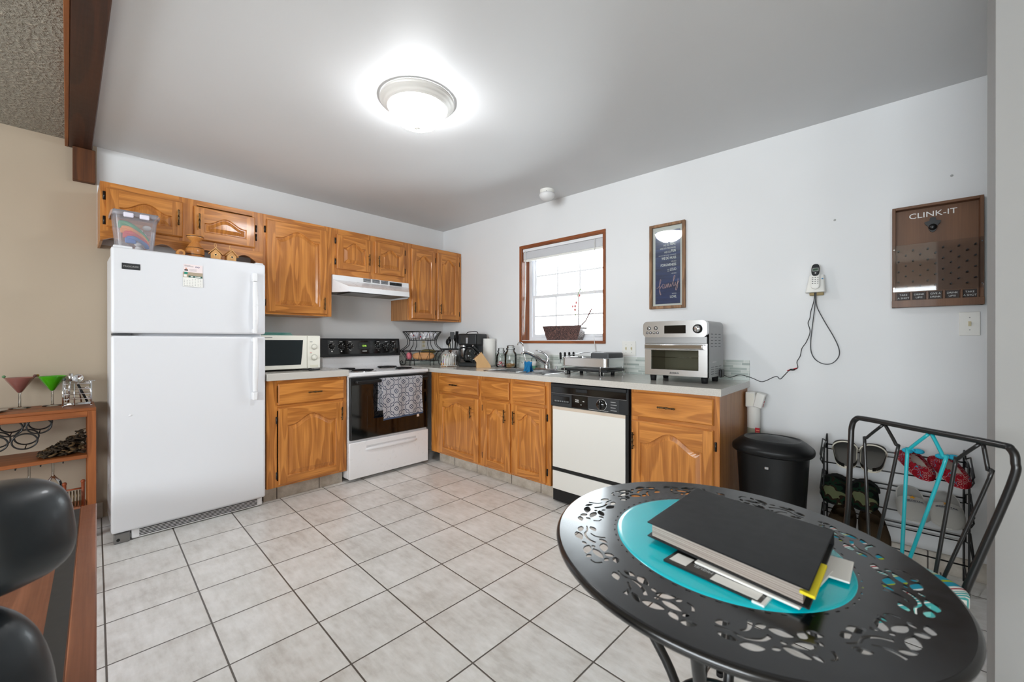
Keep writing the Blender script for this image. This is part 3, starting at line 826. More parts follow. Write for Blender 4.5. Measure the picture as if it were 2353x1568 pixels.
mb = MB(); mb.box(0.54, 0.592, FY0+.01, FY0+.09, 1.700, 1.714, white_f, .004, 2); mb.box(0.50, 0.59, FY1-.06, FY1-.01, 1.700, 1.710, white_f, .004, 2); mb.build('hinge_cover', fr)
gr = MB(); gr.box(0.53, 0.572, FY0+.085, FY1-.012, 0.006, 0.064, white_e, .01, 2); g = gr.build('base_grille', fr)
mb = MB()
for i in range(5): mb.box(0.5715, 0.5735, FY0+.12, FY1-.045, 0.0175+i*.0088, 0.0218+i*.0088, black_p)
mb.build('slot', g)['kind'] = 'stuff'
mb = MB(); mb.box(0.53, 0.575, FY0+.012, FY0+.08, 0.0, 0.058, steel_d, .004); mb.cyl((0.575, FY0+.03, .022), .008, .003, black_p, 12, 'x'); mb.build('bottom_hinge', fr)
for y in (FY0+.04, FY1-.04):
    mb = MB(); mb.cyl((.1, y, 0), .018, .035, black_p, 12); mb.build('foot', fr)

# magnet calendar
cal = thing('calendar', 'small magnetic calendar sheet stuck on the freezer door', 'calendar', (0.6035, -2.442, 1.575))
mb = MB()
pk = pm('calendar_pink', srgb(240, 226, 226), 0.7)
mb.box(0.6030, 0.6040, -2.490, -2.394, 1.585, 1.645, pk); mb.box(0.6030, 0.6042, -2.494, -2.394, 1.5805, 1.595, pk)
o_ = mb.build('card', cal)
mb = MB()
g1 = pm('calendar_green', srgb(20, 140, 120), .6); g2 = pm('calendar_dark_green', srgb(52, 96, 84), .6); g3 = pm('calendar_tan', srgb(176, 160, 138), .6)
mb.box(0.6040, 0.6046, -2.493, -2.394, 1.563, 1.596, g3); mb.box(0.6046, 0.6048, -2.487, -2.470, 1.583, 1.596, g1)
mb.box(0.6046, 0.6048, -2.466, -2.396, 1.562, 1.575, g2); mb.box(0.6046, 0.6049, -2.455, -2.442, 1.566, 1.572, paper); mb.box(0.6046, 0.6049, -2.434, -2.405, 1.566, 1.572, paper)
mb.box(0.6046, 0.6048, -2.490, -2.474, 1.566, 1.580, paper)
mb.build('picture', cal)
mb = MB(); mb.box(0.6040, 0.6075, -2.493, -2.394, 1.505, 1.5625, paper); mb.build('date_pad', cal)
mb = MB()
for r in range(5):
    for c in range(7):
        if r == 0 and c < 3: continue
        mb.box(0.6076, 0.6078, -2.4885+c*.0138, -2.4855+c*.0138, 1.5515-r*.0095, 1.5535-r*.0095, dark_t)
mb.box(0.6076, 0.6078, -2.488, -2.44, 1.5095, 1.5105, grey_p)
for i, L in enumerate((.03, .045)): mb.box(0.6041, 0.6043, -2.486, -2.486+L, 1.637-i*.006, 1.6385-i*.006, dark_t)
for i in range(3): mb.box(0.6041, 0.6043, -2.462, -2.425, 1.615-i*.006, 1.616-i*.006, grey_p)
mb.text('exp', .016, (0.6042, -2.432, 1.628), (0, 1, 0), (0, 0, 1), pm('exp_blue', srgb(40, 44, 110), .6), .0004)
mb.box(0.6041, 0.6044, -2.486, -2.468, 1.604, 1.612, dark_t); mb.box(0.6041, 0.6045, -2.481, -2.473, 1.612, 1.622, pm('portrait_face', srgb(214, 160, 140), .7))
mb.build('print', cal)

# on top of the refrigerator
FT = 1.7035
tub = thing('storage_tub', 'clear plastic storage tub with coloured utensils inside on the refrigerator', 'tub', (0.44, -2.70, 1.695))
tubm = thin_glass('frosted_clear_plastic', (0.93, 0.92, 0.95, 1), 1.45, 0.15, 0.22)
mb = MB()
def fn(u, v):
    k_ = 0.82+0.18*v; a = 2*PI*u; p = 0.25
    sg = lambda x: math.copysign(abs(x)**p, x)
    return (0.43+.105*k_*sg(math.cos(a)), -2.70+.100*k_*sg(math.sin(a)), FT+.003+.215*v)
mb.grid(fn, 40, 8, tubm, closeu=True); mb.box(.35, .51, -2.775, -2.625, FT, FT+.004, tubm)
mb.build('tub', tub)
mb = MB(); mb.grid(lambda u, v: (0.43+(.112+.004*math.sin(v*PI))*math.copysign(abs(math.cos(2*PI*u))**.25, math.cos(2*PI*u)), -2.70+(.107+.004*math.sin(v*PI))*math.copysign(abs(math.sin(2*PI*u))**.25, math.sin(2*PI*u)), FT+.200+.026*v), 40, 4, tubm, closeu=True); mb.box(.325, .535, -2.800, -2.600, FT+.222, FT+.229, tubm, .003)
l_ = mb.build('lid', tub)
for y in (-2.735, -2.665):
    mb = MB(); mb.box(.540, .552, y-.022, y+.022, FT+.188, FT+.216, pm('clasp_white', srgb(230, 226, 240), .3), .004); mb.build('clasp', l_)
cols = [('green_spatula', srgb(20, 150, 90), 'green'), ('orange_spoon', srgb(240, 140, 30), 'orange'), ('red_spatula', srgb(214, 40, 50), 'red'), ('blue_band', srgb(30, 110, 190), 'blue')]
for i, (nm, c, cn) in enumerate(cols):
    m_ = pm(nm, c, .5); mb = MB()
    base = Vector((.43, -2.745+.02*i, FT+.02+.0*i))
    mb.tube(smoothpath([(.46, -2.77+.012*i, FT+.17-.028*i), (.47, -2.73+.012*i, FT+.165-.028*i), (.475, -2.68+.008*i, FT+.125-.024*i), (.465, -2.645, FT+.075-.015*i)]), .012, m_, 8)
    mb.box(.455, .47, -2.775+.01*i, -2.73+.012*i, FT+.135-.028*i, FT+.175-.028*i, m_, .004)
    u_ = {'green': 'ladle', 'orange': 'spoon', 'red': 'spatula', 'blue': 'measuring_tape'}[cn]
    tag(mb.build('curved_utensil', None, (.46, -2.70, FT+.05)), cn+' curved kitchen utensil inside the clear storage tub', 'utensil', None)
mb = MB()
for i in range(7): mb.ball((.44+random.uniform(-.03, .03), -2.665+random.uniform(-.02, .03), FT+.03+i*.022), .022, paper, 10, 7, 1, 1, .7)
tag(mb.build('napkin_bundle', None, (.44, -2.66, FT)), 'crumpled white bundle inside the clear storage tub', 'cloth')

wp = thing('wooden_grinder', 'turned wooden grinder with black rings on the refrigerator', 'grinder', (0.440, -2.405, FT))
mb = MB(); mb.lathe([(.042, 0), (.050, .012), (.051, .05), (.048, .072), (.034, .096), (.024, .110), (.022, .118)], (.440, -2.405, FT), turned_w, 28, capb=True); mb.build('body', wp)
mb = MB(); mb.lathe([(.022, .118), (.030, .128), (.043, .140), (.046, .150), (.044, .160), (.030, .163), (.0, .164)], (.440, -2.405, FT), turned_w, 28); mb.build('top', wp)
mb = MB()
for z in (.030, .075, .151):
    rr = {.030: .0515, .075: .0475, .151: .0465}[z]; mb.lathe([(rr-.001, z-.002), (rr+.0012, z-.001), (rr+.0012, z+.001), (rr-.001, z+.002)], (.440, -2.405, FT), blackmet, 28)
mb.build('ring', wp)
mb = MB(); mb.cyl((.47, -2.49, FT+.022), .022, .05, turned_w, 20, 'x'); mb.cyl((.5205, -2.49, FT+.022), .010, .002, block_d, 14, 'x')
tag(mb.build('wooden_spool', None, (.49, -2.49, FT)), 'small round wooden spool lying left of the grinder', 'spool')
for i, (y, x, rot) in enumerate(((-2.305, .505, -.2), (-2.218, .49, .15))):
    bh = thing('birdhouse', ('miniature wooden birdhouse next to the turned grinder' if i == 0 else 'miniature wooden birdhouse farthest right on the refrigerator'), 'birdhouse', (x, y, FT), rot, 'toy birdhouses on the refrigerator')
    w_ = .027; hh = .045
    mb = MB(); mb.prism([(-w_, 0), (w_, 0), (w_, hh), (0, hh+.032), (-w_, hh)], lambda u, v, n: (n, u, v), -.022, .022, pale_w); mb.build('body', bh, world=False)
    mb = MB()
    for s_ in (-1, 1):
        mb.prism([(0, hh+.034), (s_*(w_+.012), hh-.006), (s_*(w_+.012), hh-.001), (0, hh+.040)][::s_], lambda u, v, n: (n, u, v), -.030, .030, pale_w)
    mb.build('roof', bh, world=False)
    mb = MB(); star = []
    for k in range(10):
        r_ = .014 if k % 2 == 0 else .0065; a = PI/2+k*PI/5; star.append((r_*math.cos(a), .036+r_*math.sin(a)))
    mb.prism(star, lambda u, v, n: (n, u, v), .022, .025, pm('birch', srgb(240, 206, 150), .6)); mb.build('star', bh, world=False)
    mb = MB(); mb.cyl((.0252, 0, .036), .0055, .0006, black_p, 14, 'x'); mb.build('hole', bh, world=False)
    mb = MB(); mb.tube(smoothpath([(0, 0, hh+.036), (.002, -.008, hh+.06), (0, -.002, hh+.072), (-.002, .004, hh+.058), (0, 0, hh+.036)]), .0016, pale_w, 6); mb.build('hanging_loop', bh, world=False)

# ================================================================ MICROWAVE
CA = 0.932
mw = thing('microwave', 'cream white countertop microwave with two dials beside the refrigerator', 'microwave', (0.24, -1.80, CA))
MY0, MY1, MX = -2.025, -1.582, 0.415
mb = MB(); mb.box(0.06, MX-.02, MY0, MY1, CA+.012, 1.208, cream_p, .006, 2); mb.build('body', mw)
mb = MB(); mb.box(MX-.02, MX, MY0, MY1-.102, CA+.014, 1.206, cream_p, .005, 2); dr = mb.build('door', mw)
mb = MB(); mb.prism([(MY0+.03, .978), (MY1-.150, .978), (MY1-.140, 1.075), (MY1-.134, 1.172), (MY0+.03, 1.172)], frA, MX-.001, MX+.0015, pm('microwave_window', srgb(40, 46, 48), .16, coat=.1)); mb.build('window', dr)
mb = MB(); mb.box(MX-.02, MX, MY1-.100, MY1, CA+.014, 1.206, cream_p, .005, 2); cp = mb.build('control_panel', mw)
for z, r in ((1.118, .024), (1.032, .026)):
    mb = MB(); mb.lathe([(r, 0), (r*.96, .003)], (MX, MY1-.048, z), pm('dial_ring', srgb(200, 198, 188), .4), 24, 'x', capt=True)
    mb.lathe([(r*.72, .002), (r*.66, .016), (0, .017)], (MX, MY1-.048, z), cream_p, 24, 'x'); mb.box(MX+.016, MX+.022, MY1-.051, MY1-.045, z-r*.5, z+r*.5, cream_p, .001)
    mb.build('dial', cp)
mb = MB(); mb.box(MX, MX+.0008, MY1-.082, MY1-.062, 1.156, 1.159, dark_t); mb.box(MX, MX+.0008, MY1-.082, MY1-.066, 1.070, 1.073, red_m); mb.box(MX, MX+.0008, MY1-.082, MY1-.066, 1.062, 1.064, dark_t)
mb.box(MX, MX+.0008, MY0+.02, MY0+.09, 1.188, 1.191, dark_t); mb.box(MX, MX+.001, MY1-.078, MY1-.018, .955, .972, pm('button_cream', srgb(226, 222, 204), .4), .0004)
mb.build('print', cp)
for x in (.09, .36):
    for y in (MY0+.04, MY1-.06):
        mb = MB(); mb.cyl((x, y, CA), .012, .013, black_p, 12); mb.build('foot', mw)
mb = MB()
tg = pm('teal_glass', srgb(90, 160, 150), .15, coat=.4)
for i in range(4): mb.box(.12, .34, -1.985+.004*i, -1.765-.005*i, 1.2085+i*.006, 1.212+i*.006, tg, .001)
tag(mb.build('glass_trays', None, (.23, -1.88, 1.2085)), 'stack of thin teal glass trays on top of the microwave', 'trays')
mb = MB(); mb.tube(smoothpath([(.42, -1.72, CA+.006), (.47, -1.68, CA+.006), (.50, -1.70, CA+.006), (.48, -1.62, CA+.006), (.44, -1.60, CA+.006)]), .005, black_p, 8)
tag(mb.build('power_cord', None, (.46, -1.66, CA)), 'short black cord lying in front of the microwave', 'cord')

# ================================================================ STOVE
st = thing('stove', 'white electric range with black oven door and black control panel', 'stove', (0.3, -1.045, 0))
Y0, Y1 = -1.432, -0.652
mb = MB(); mb.box(0.03, 0.575, Y0+.003, Y1-.003, 0.03, 0.872, white_e, .003); mb.build('body', st)
mb = MB(); mb.box(0.03, 0.602, Y0-.004, Y1+.002, 0.868, 0.902, white_e, .009, 3); mb.build('cooktop', st)
for x in (.12, .5):
    for y in (Y0+.05, Y1-.05):
        mb = MB(); mb.cyl((x, y, 0), .016, .032, black_p, 10); mb.build('foot', st)
# backguard
mb = MB(); mb.box(0.03, 0.10, Y0-.002, Y1+.002, 0.900, 1.020, white_e, .004, 2)
mb.grid(lambda u, v: (0.10+.03*(1-v)**2, Y0+(Y1-Y0)*u, .902+.05*v), 2, 6, white_e); mb.build('riser', st)
mb = MB(); mb.prism([(0.028, 1.018), (0.118, 1.018), (0.112, 1.03), (0.092, 1.175), (0.085, 1.188), (0.028, 1.188)], lambda u, v, n: (u, n, v), Y0-.004, Y1+.004, black_s); bg = mb.build('control_panel', st)
nx = lambda z: 0.112-.020*(z-1.03)/.145
sl = Vector((.145, 0, .020)).normalized()   # outward normal of the sloped face
def onp(y, z, off=0.0): return Vector((nx(z), y, z))+sl*off
upv = Vector((-.020, 0, .145)).normalized()
mb = MB(); mb.face([onp(Y0+.045, 1.042, .0008), onp(Y1-.02, 1.042, .0008), onp(Y1-.02, 1.168, .0008), onp(Y0+.045, 1.168, .0008)], black_g); mb.build('panel_glass', bg)
kn = [-1.352, -1.264, -1.178, -.890, -.800, -.722]
for i, y in enumerate(kn):
    M = Matrix.Translation(onp(y, 1.115)) @ sl.to_track_quat('Z', 'Y').to_matrix().to_4x4()
    mb = MB(); mb.lathe([(.026, .001), (.025, .006), (.022, .008), (.020, .020), (0, .021)], (0, 0, 0), black_p, 24)
    mb.box(-.005, .005, -.021, .021, .018, .030, black_p, .002)
    mb.box(-.0012, .0012, .006, .020, .0295, .0308, white_t); mb.xform(M); kb = mb.build('knob', bg)
    mb = MB()
    for k in range(9):
        a = PI*.15+k*2*PI/10; mb.box(-.0018, .0018, .029, .033, .0012, .0016, white_t, 0, 1, Matrix.Rotation(a, 4, 'Z'))
    mb.box(-.014, .014, .040, .0435, .0012, .0016, white_t)
    if i < 2: mb.box(-.006, .006, -.052, -.042, .0012, .0016, white_t)
    else: mb.box(-.008, .008, -.044, -.0415, .0012, .0016, white_t)
    mb.xform(M); mb.build('dial_marks', kb)
lcd = pm('green_display', srgb(30, 36, 28), .3)
lit = pm('green_digits', srgb(160, 200, 90), .4, emit=srgb(170, 220, 80), es=1.2)
mb = MB(); a = onp(-1.04, 1.118, .001)
mb.face([onp(-1.10, 1.083, .0012), onp(-.975, 1.083, .0012), onp(-.975, 1.150, .0012), onp(-1.10, 1.150, .0012)], dark_g)
mb.face([onp(-1.068, 1.102, .0018), onp(-1.008, 1.102, .0018), onp(-1.008, 1.133, .0018), onp(-1.068, 1.133, .0018)], lcd)
mb.text('12:06', .022, onp(-1.038, 1.110, .002), (0, 1, 0), upv, lit, .0004, 'CENTER')
for y in (-1.083, -.990):
    for z in (1.104, 1.124): mb.ball(onp(y, z, .0016), .005, grey_p, 8, 5, .2, 1, .8)
mb.box(.1105, .1118, -1.06, -1.015, 1.064, 1.070, white_t)
mb.build('clock_display', bg)
# burners
for (x, y, r) in ((.20, -1.255, .078), (.46, -1.235, .098), (.20, -.845, .098), (.46, -.825, .078)):
    mb = MB(); mb.lathe([(r+.012, .0005), (r+.010, .005), (r, .003), (.02, -.001), (0, -.001)], (x, y, .902), chrome, 36); b_ = mb.build('drip_pan', st)
    pts = []
    for k in range(150):
        a = k/149*2*PI*5; rr = .018+(r-.020)*k/149; pts.append((x+rr*math.cos(a), y+rr*math.sin(a), .912))
    mb = MB(); mb.tube(pts, .0052, coil_m, 6)
    for a in (0.3, 2.4, 4.5): mb.tube([(x+.01*math.cos(a), y+.01*math.sin(a), .906), (x+r*math.cos(a), y+r*math.sin(a), .906)], .003, coil_m, 5)
    mb.build('burner_coil', b_)
# oven door
mb = MB(); mb.box(0.575, 0.602, Y0+.012, Y1-.006, 0.345, 0.862, black_p, .006, 2); od = mb.build('oven_door', st)
mb = MB(); mb.box(0.6015, 0.6035, Y0+.022, Y1-.018, 0.352, 0.800, black_g, .001); mb.build('glass', od)
mb = MB(); mb.box(0.6035, 0.6045, Y0+.16, Y1-.14, 0.43, 0.70, pm('oven_window_tint', srgb(4, 4, 4), .04, coat=.5), .0003); mb.build('window', od)
mb = MB(); mb.box(0.632, 0.652, Y0+.045, Y1-.03, 0.812, 0.838, black_p, .008, 3)
for y in (Y0+.06, Y1-.045): mb.box(0.602, 0.64, y-.016, y+.016, .812, .838, black_p, .006, 2)
mb.build('handle', od)
mb = MB(); mb.box(0.574, 0.606, Y0+.003, Y1-.003, 0.028, 0.328, white_e, .006, 2); dw_ = mb.build('drawer', st)
mb = MB()
def fn(u, v):
    y = Y0+.14+(Y1-Y0-.27)*u; e = math.sin(PI*u)**.25 if 0 < u < 1 else 0
    a = PI*v
    return (.606+.024*math.sin(a)*e, y, .256+(.017*math.cos(a))*max(e, .05))
mb.grid(fn, 30, 8, white_e); mb.box(.6055, .6068, Y0+.15, Y1-.14, .268, .286, pm('handle_recess', srgb(205, 205, 207), .5), .0005); mb.build('drawer_handle', dw_)  # flat grey strip paints the recess shading above the handle

# dish towel over the oven handle
def mk():
    m = MM('towel_trellis', 0.9)
    u, v = m.y/0.150, m.z/0.152
    def quat(du, dv, R, a):
        fx, fz = ((u+du).fract()-0.5).abs(), ((v+dv).fract()-0.5).abs()
        d1 = ((fx-a)*(fx-a)+fz*fz).sqrt()-R
        d2 = (fx*fx+(fz-a)*(fz-a)).sqrt()-R
        return d1.mn(d2)
    lines = None
    for du, dv in ((0.0, 0.0), (0.5, 0.5)):
        for R, a, wd in ((.180, .195, .017), (.060, .065, .017)):
            l = quat(du, dv, R, a).abs().lt(wd)
            lines = l if lines is None else lines.mx(l)
    fx, fz = ((u).fract()-0.5).abs(), ((v+0.5).fract()-0.5).abs()
    n = m.noise(m.vec(m.x, m.y, m.z), 300, 2)
    base = m.mix(n, srgb(240, 238, 240), srgb(214, 214, 222))
    m.color(m.mix(lines, base, srgb(62, 76, 104)))
    m.bump(n, 0.5, 0.002)
    return m.m
m_towel = mk()
hem = pm('towel_hem_blue', srgb(112, 134, 172), 0.9)
tw = thing('dish_towel', 'white dish towel with navy trellis pattern hanging on the oven handle', 'towel', (.655, -.965, .50))
mb = MB()
def fn(u, v):
    # v: 0 = back bottom, .35 = over the bar, 1 = front bottom
    sk_ = -1.178+.415*u+.006*math.sin(v*7)
    fold = .006*math.sin(u*17+v*2)*min(1, abs(v-.35)*3)
    if v < .30: return (.617+fold*.3-.004*0, sk_-.012, .565+(.84-.565)*(v/.30))
    if v < .40:
        a = PI*(v-.30)/.10; return (.642-.026*math.cos(a), sk_, .838+.010*math.sin(a))
    k = (v-.40)/.60
    return (.668+fold+.008*k, sk_+(.008 if u < .5 else -.004)*k, .838-(.335-.012*u)*k)
mb.grid(fn, 30, 60, m_towel)
bmesh.ops.solidify(mb.bm, geom=mb.bm.faces[:], thickness=.003); mb.build('cloth', tw)
mb = MB(); mb.grid(lambda u, v: (.6795+.006*math.sin(u*17+2), -1.171+.405*u, .503-.0+.012*u-.014*v), 20, 2, hem); bmesh.ops.solidify(mb.bm, geom=mb.bm.faces[:], thickness=.003); mb.build('hem', tw)
mb = MB(); mb.box(.682, .684, -.835, -.812, .478, .502, pm('care_label', srgb(226, 206, 190), .8)); mb.build('care_label', tw)

# ================================================================ RANGE HOOD
hd = thing('range_hood', 'white under-cabinet range hood above the stove', 'hood', (0.2, -1.068, 1.58))
mb = MB()
hb = [(-1.444, .006), (-.694, .006), (-.694, .322), (-.694, .335), (-.790, .470), (-1.365, .470), (-1.444, .335), (-1.444, .322)]
def ring(zs, sh):  # outline at heights
    return [(x, y, zs) for (y, x) in sh]
top = [(-1.444, .006), (-.694, .006), (-.694, .335), (-1.444, .335)]
F_ = lambda y, x, z: (x, y, z)
W_ = white_e
# top band
mb.face([F_(-1.444, .335, 1.733), F_(-1.444, .340, 1.690), F_(-.694, .340, 1.690), F_(-.694, .335, 1.733)], W_)
mb.face([F_(-1.444, .006, 1.733), F_(-1.444, .335, 1.733), F_(-.694, .335, 1.733), F_(-.694, .006, 1.733)], W_)
# sloping skirt to lip
lipL, lipR = (-1.365, .470), (-.775, .470)
mb.face([F_(-1.444, .340, 1.690), F_(lipL[0], lipL[1], 1.628), F_(lipR[0], lipR[1], 1.628), F_(-.694, .340, 1.690)], W_)
mb.face([F_(lipL[0], lipL[1], 1.628), F_(lipL[0], lipL[1]+.003, 1.583), F_(lipR[0], lipR[1]+.003, 1.583), F_(lipR[0], lipR[1], 1.628)], W_)
for (y, l) in ((-1.444, lipL), (-.694, lipR)):
    mb.face([F_(y, .340, 1.690), F_(l[0], l[1], 1.628), F_(l[0], l[1]+.003, 1.583), F_(y, .32, 1.583)], W_)
    mb.face([F_(y, .006, 1.733), F_(y, .335, 1.733), F_(y, .340, 1.690), F_(y, .32, 1.583), F_(y, .006, 1.583)], W_)
mb.face([F_(-1.444, .006, 1.583), F_(-1.444, .006, 1.733), F_(-.694, .006, 1.733), F_(-.694, .006, 1.583)], W_)
mb.face([F_(-1.444, .006, 1.598), F_(-1.444, .32, 1.598), F_(lipL[0], lipL[1], 1.598), F_(lipR[0], lipR[1], 1.598), F_(-.694, .32, 1.598), F_(-.694, .006, 1.598)], pm('hood_underside', srgb(120, 118, 112), .5))
mb.build('shell', hd)
mb = MB()
for g_ in range(3):
    for r_ in range(4):
        y = -1.170+g_*.088; z = 1.699+r_*.0085
        mb.box(.337, .342, y, y+.072, z, z+.0042, black_p)
mb.build('vent_slots', hd)
mb = MB(); mb.box(.337, .3425, -.905, -.775, 1.694, 1.724, dark_g, .001); mb.box(.342, .344, -.888, -.85, 1.703, 1.715, black_p); mb.box(.342, .344, -.835, -.797, 1.703, 1.715, black_p); mb.build('switch_panel', hd)
mb = MB(); mb.box(.10, .36, -1.30, -.99, 1.588, 1.597, steel_d, .002); mb.build('grease_filter', hd)

# ================================================================ DISHWASHER
dw = thing('dishwasher', 'black and white built-in dishwasher between the base cabinets', 'dishwasher', (2.34, -.3, 0))
mb = MB(); mb.box(2.030, 2.642, -.585, -.02, .01, .862, black_p, .002); mb.build('body', dw)
mb = MB(); mb.box(2.034, 2.638, -.618, -.586, .700, .862, black_s, .003); cp = mb.build('control_panel', dw)
mb = MB(); mb.box(2.050, 2.622, -.6195, -.617, .797, .838, black_g, .0005); mb.box(2.044, 2.626, -.630, -.618, .840, .860, black_s, .003, 2)
mb.box(2.044, 2.626, -.6215, -.6185, .792, .7945, steel_d); mb.box(2.25, 2.34, -.622, -.618, .812, .836, black_s, .003); mb.build('handle_recess', cp)
mb = MB(); mb.box(2.040, 2.215, -.6195, -.617, .706, .790, dark_g, .001); mb.box(2.058, 2.198, -.6205, -.619, .728, .774, black_g, .002)
for i in range(8): mb.box(2.072+i*.0155, 2.0815+i*.0155, -.6225, -.6203, .734, .744, pm('button_grey', srgb(120, 122, 124), .4) if i == 0 else MATS['button_grey'], .001)
mb.build('button_row', cp)
mb = MB(); mb.box(2.215, 2.345, -.6195, -.617, .706, .790, black_g, .0005)
for z, a, b in ((.758, 2.245, 2.272), (.746, 2.245, 2.275), (.752, 2.305, 2.318), (.728, 2.288, 2.296)): mb.box(a, b, -.6203, -.6193, z, z+.004, white_t)
mb.build('indicator_panel', cp)
mb = MB(); mb.box(2.345, 2.575, -.6195, -.617, .706, .790, dark_g, .0005); mb.box(2.352, 2.500, -.6203, -.6192, .708, .709, white_t)
for i in range(4): mb.box(2.515, 2.558-.008*(i % 2), -.6203, -.6192, .716+i*.018, .720+i*.018, pm('faint_white', srgb(160, 160, 160), .6) if i == 0 else MATS['faint_white'])
mb.build('cycle_panel', cp)
mb = MB(); mb.lathe([(.038, 0), (.038, -.004), (.034, -.004), (.034, -.001)], (2.450, -.6195, .748), chrome, 32, 'y')
mb.xform(Matrix.Identity(4)); mb2 = mb
mb.lathe([(.033, -.002), (.030, -.016), (0, -.017)], (2.450, -.6195, .748), black_g, 32, 'y'); mb.box(2.444, 2.456, -.648, -.634, .718, .778, black_p, .003); mb.box(2.4488, 2.4512, -.649, -.6475, .765, .778, white_t)
mb.build('dial', cp)
mb = MB(); mb.box(2.046, 2.614, -.612, -.586, .262, .698, offw, .002); mb.box(2.046, 2.614, -.6125, -.6115, .676, .697, pm('tan_strip', srgb(206, 190, 172), .5)); mb.build('door_panel', dw)
mb = MB(); mb.box(2.036, 2.630, -.606, -.586, .236, .260, black_p, .001); mb.box(2.614, 2.636, -.612, -.586, .10, .70, black_p, .001); mb.build('frame_strip', dw)
mb = MB(); mb.box(2.046, 2.614, -.612, -.586, .105, .235, offw, .002); mb.build('kick_panel', dw)

# ================================================================ TOASTER OVEN
to = thing('toaster_oven', 'stainless steel toaster oven on the right end of the countertop', 'toaster oven', (2.85, -.27, CT))
X0, X1, YF, YB, ZB, ZT = 2.650, 3.044, -.418, -.115, .945, 1.288
mb = MB()
prof = [(X0+.012, ZB), (X1-.012, ZB)]+[(X1-.03+.03*math.cos(a*PI/12), ZT-.03+.03*math.sin(a*PI/12)) for a in range(7)]+[(X0+.03-.03*math.sin(a*PI/12), ZT-.03+.03*math.cos(a*PI/12)) for a in range(7)]
prof[0] = (X0, ZB); prof[1] = (X1, ZB)
gm_ = pm('oven_side_grey', srgb(150, 150, 150), .35, metal=.6)
for i in range(len(prof)):
    a, b = prof[i], prof[(i+1) % len(prof)]
    mb.face([frB(a[0], a[1], -YB), frB(b[0], b[1], -YB), frB(b[0], b[1], -YF-.016), frB(a[0], a[1], -YF-.016)], gm_)
mb.face([frB(p[0], p[1], -YB) for p in prof], gm_); bd = mb.build('housing', to)
mb = MB()
for g in range(3):
    for r in range(5): mb.box(X1-.0005, X1+.0008, -.365+g*.075, -.325+g*.075, 1.205-r*.019, 1.2085-r*.019, dark_g)
    for r in range(4): mb.box(X1-.0005, X1+.0008, -.36+g*.075, -.31+g*.075, 1.005-r*.014, 1.008-r*.014, dark_g)
mb.box(X1-.0005, X1+.0008, -.335, -.26, 1.035, 1.037, white_t)
mb.build('side_vents', bd)['kind'] = 'stuff'
# control fascia
mb = MB()
fa_ = [(X0+.022, 1.195), (X1-.022, 1.195)]
def rrect(x0, x1, z0, z1, r, n=5):
    out = []
    for cx, cz, a0 in ((x1-r, z0+r, -PI/2), (x1-r, z1-r, 0), (x0+r, z1-r, PI/2), (x0+r, z0+r, PI)):
        for k in range(n+1): a = a0+PI/2*k/n; out.append((cx+r*math.cos(a), cz+r*math.sin(a)))
    return out
mb.prism(rrect(X0, X1, 1.188, ZT+.002, .028), frB, -YF-.017, -YF+.020, steel); cf = mb.build('control_fascia', to)
mb = MB(); mb.box(2.790, 2.922, YF-.0215, YF-.0195, 1.212, 1.262, pm('oven_display', srgb(14, 14, 12), .08, coat=.5), .0004); mb.build('display', cf)
mb = MB()
n_ = YF-.020
mb.lathe([(.027, 0), (.026, -.012), (.021, -.014)], (2.992, n_, 1.238), black_p, 28, 'y'); mb.lathe([(.020, -.013), (.018, -.018), (0, -.018)], (2.992, n_, 1.238), chrome, 24, 'y')
mb.box(2.9905, 2.9935, n_-.022, n_-.017, 1.215, 1.255, chrome, .0005); mb.build('selector_knob', cf)
for (x, z, r) in ((2.690, 1.246, .0115), (2.735, 1.247, .0115), (2.678, 1.217, .0080), (2.701, 1.217, .0080), (2.724, 1.217, .0080), (2.747, 1.217, .0080)):
    mb = MB(); mb.lathe([(r, 0), (r, -.003), (r*.78, -.003), (r*.78, -.001)], (x, n_, z), black_p, 20, 'y'); mb.lathe([(r*.76, -.001), (r*.7, -.004), (0, -.004)], (x, n_, z), steel, 20, 'y'); mb.box(x-r*.3, x+r*.3, n_-.0048, n_-.0040, z-.001, z+.001, black_p); mb.build('button', cf)
mb = MB(); mb.prism([(X0+.006, 1.150), (X1-.006, 1.150), (X1-.006, 1.190), (X0+.006, 1.190)], frB, -YF-.016, -YF+.006, steel_d); mb.build('lower_fascia', to)
# door with glass
mb = MB(); o1 = (X0+.004, X1-.004, .948, 1.148); o2 = (2.697, 2.990, .985, 1.108)
for a in ((o1[0], o2[0], o1[2], o1[3]), (o2[1], o1[1], o1[2], o1[3]), (o2[0], o2[1], o1[2], o2[2]), (o2[0], o2[1], o2[3], o1[3])):
    mb.box(a[0], a[1], YF-.002, YF+.014, a[2], a[3], steel)
mb.text('ZOKSUN', .014, (2.845, YF-.0025, .9605), (1, 0, 0), (0, 0, 1), black_p, .0006, 'CENTER', fat=.0004)
dd = mb.build('door', to)
mb = MB(); mb.box(o2[0], o2[1], YF+.002, YF+.005, o2[2], o2[3], thin_glass('tinted_glass', (.66, .66, .62, 1), 1.45)); mb.build('glass', dd)
mb = MB(); mb.box(X0+.018, X1-.018, YF-.042, YF-.024, 1.114, 1.144, chrome, .005, 3)
for x in (X0+.03, X1-.03): mb.box(x-.012, x+.012, YF-.03, YF-.001, 1.112, 1.140, chrome, .003)
mb.build('handle', dd)
mb = MB()  # cavity
cv = pm('cavity_grey', srgb(196, 194, 182), .4, metal=.2)
y0_, y1_ = YF+.015, YB-.03
a_, b_, c_, d_ = o2[0]-.02, o2[1]+.012, .965, 1.135
mb.face([(a_, y1_, c_), (b_, y1_, c_), (b_, y1_, d_), (a_, y1_, d_)], cv)
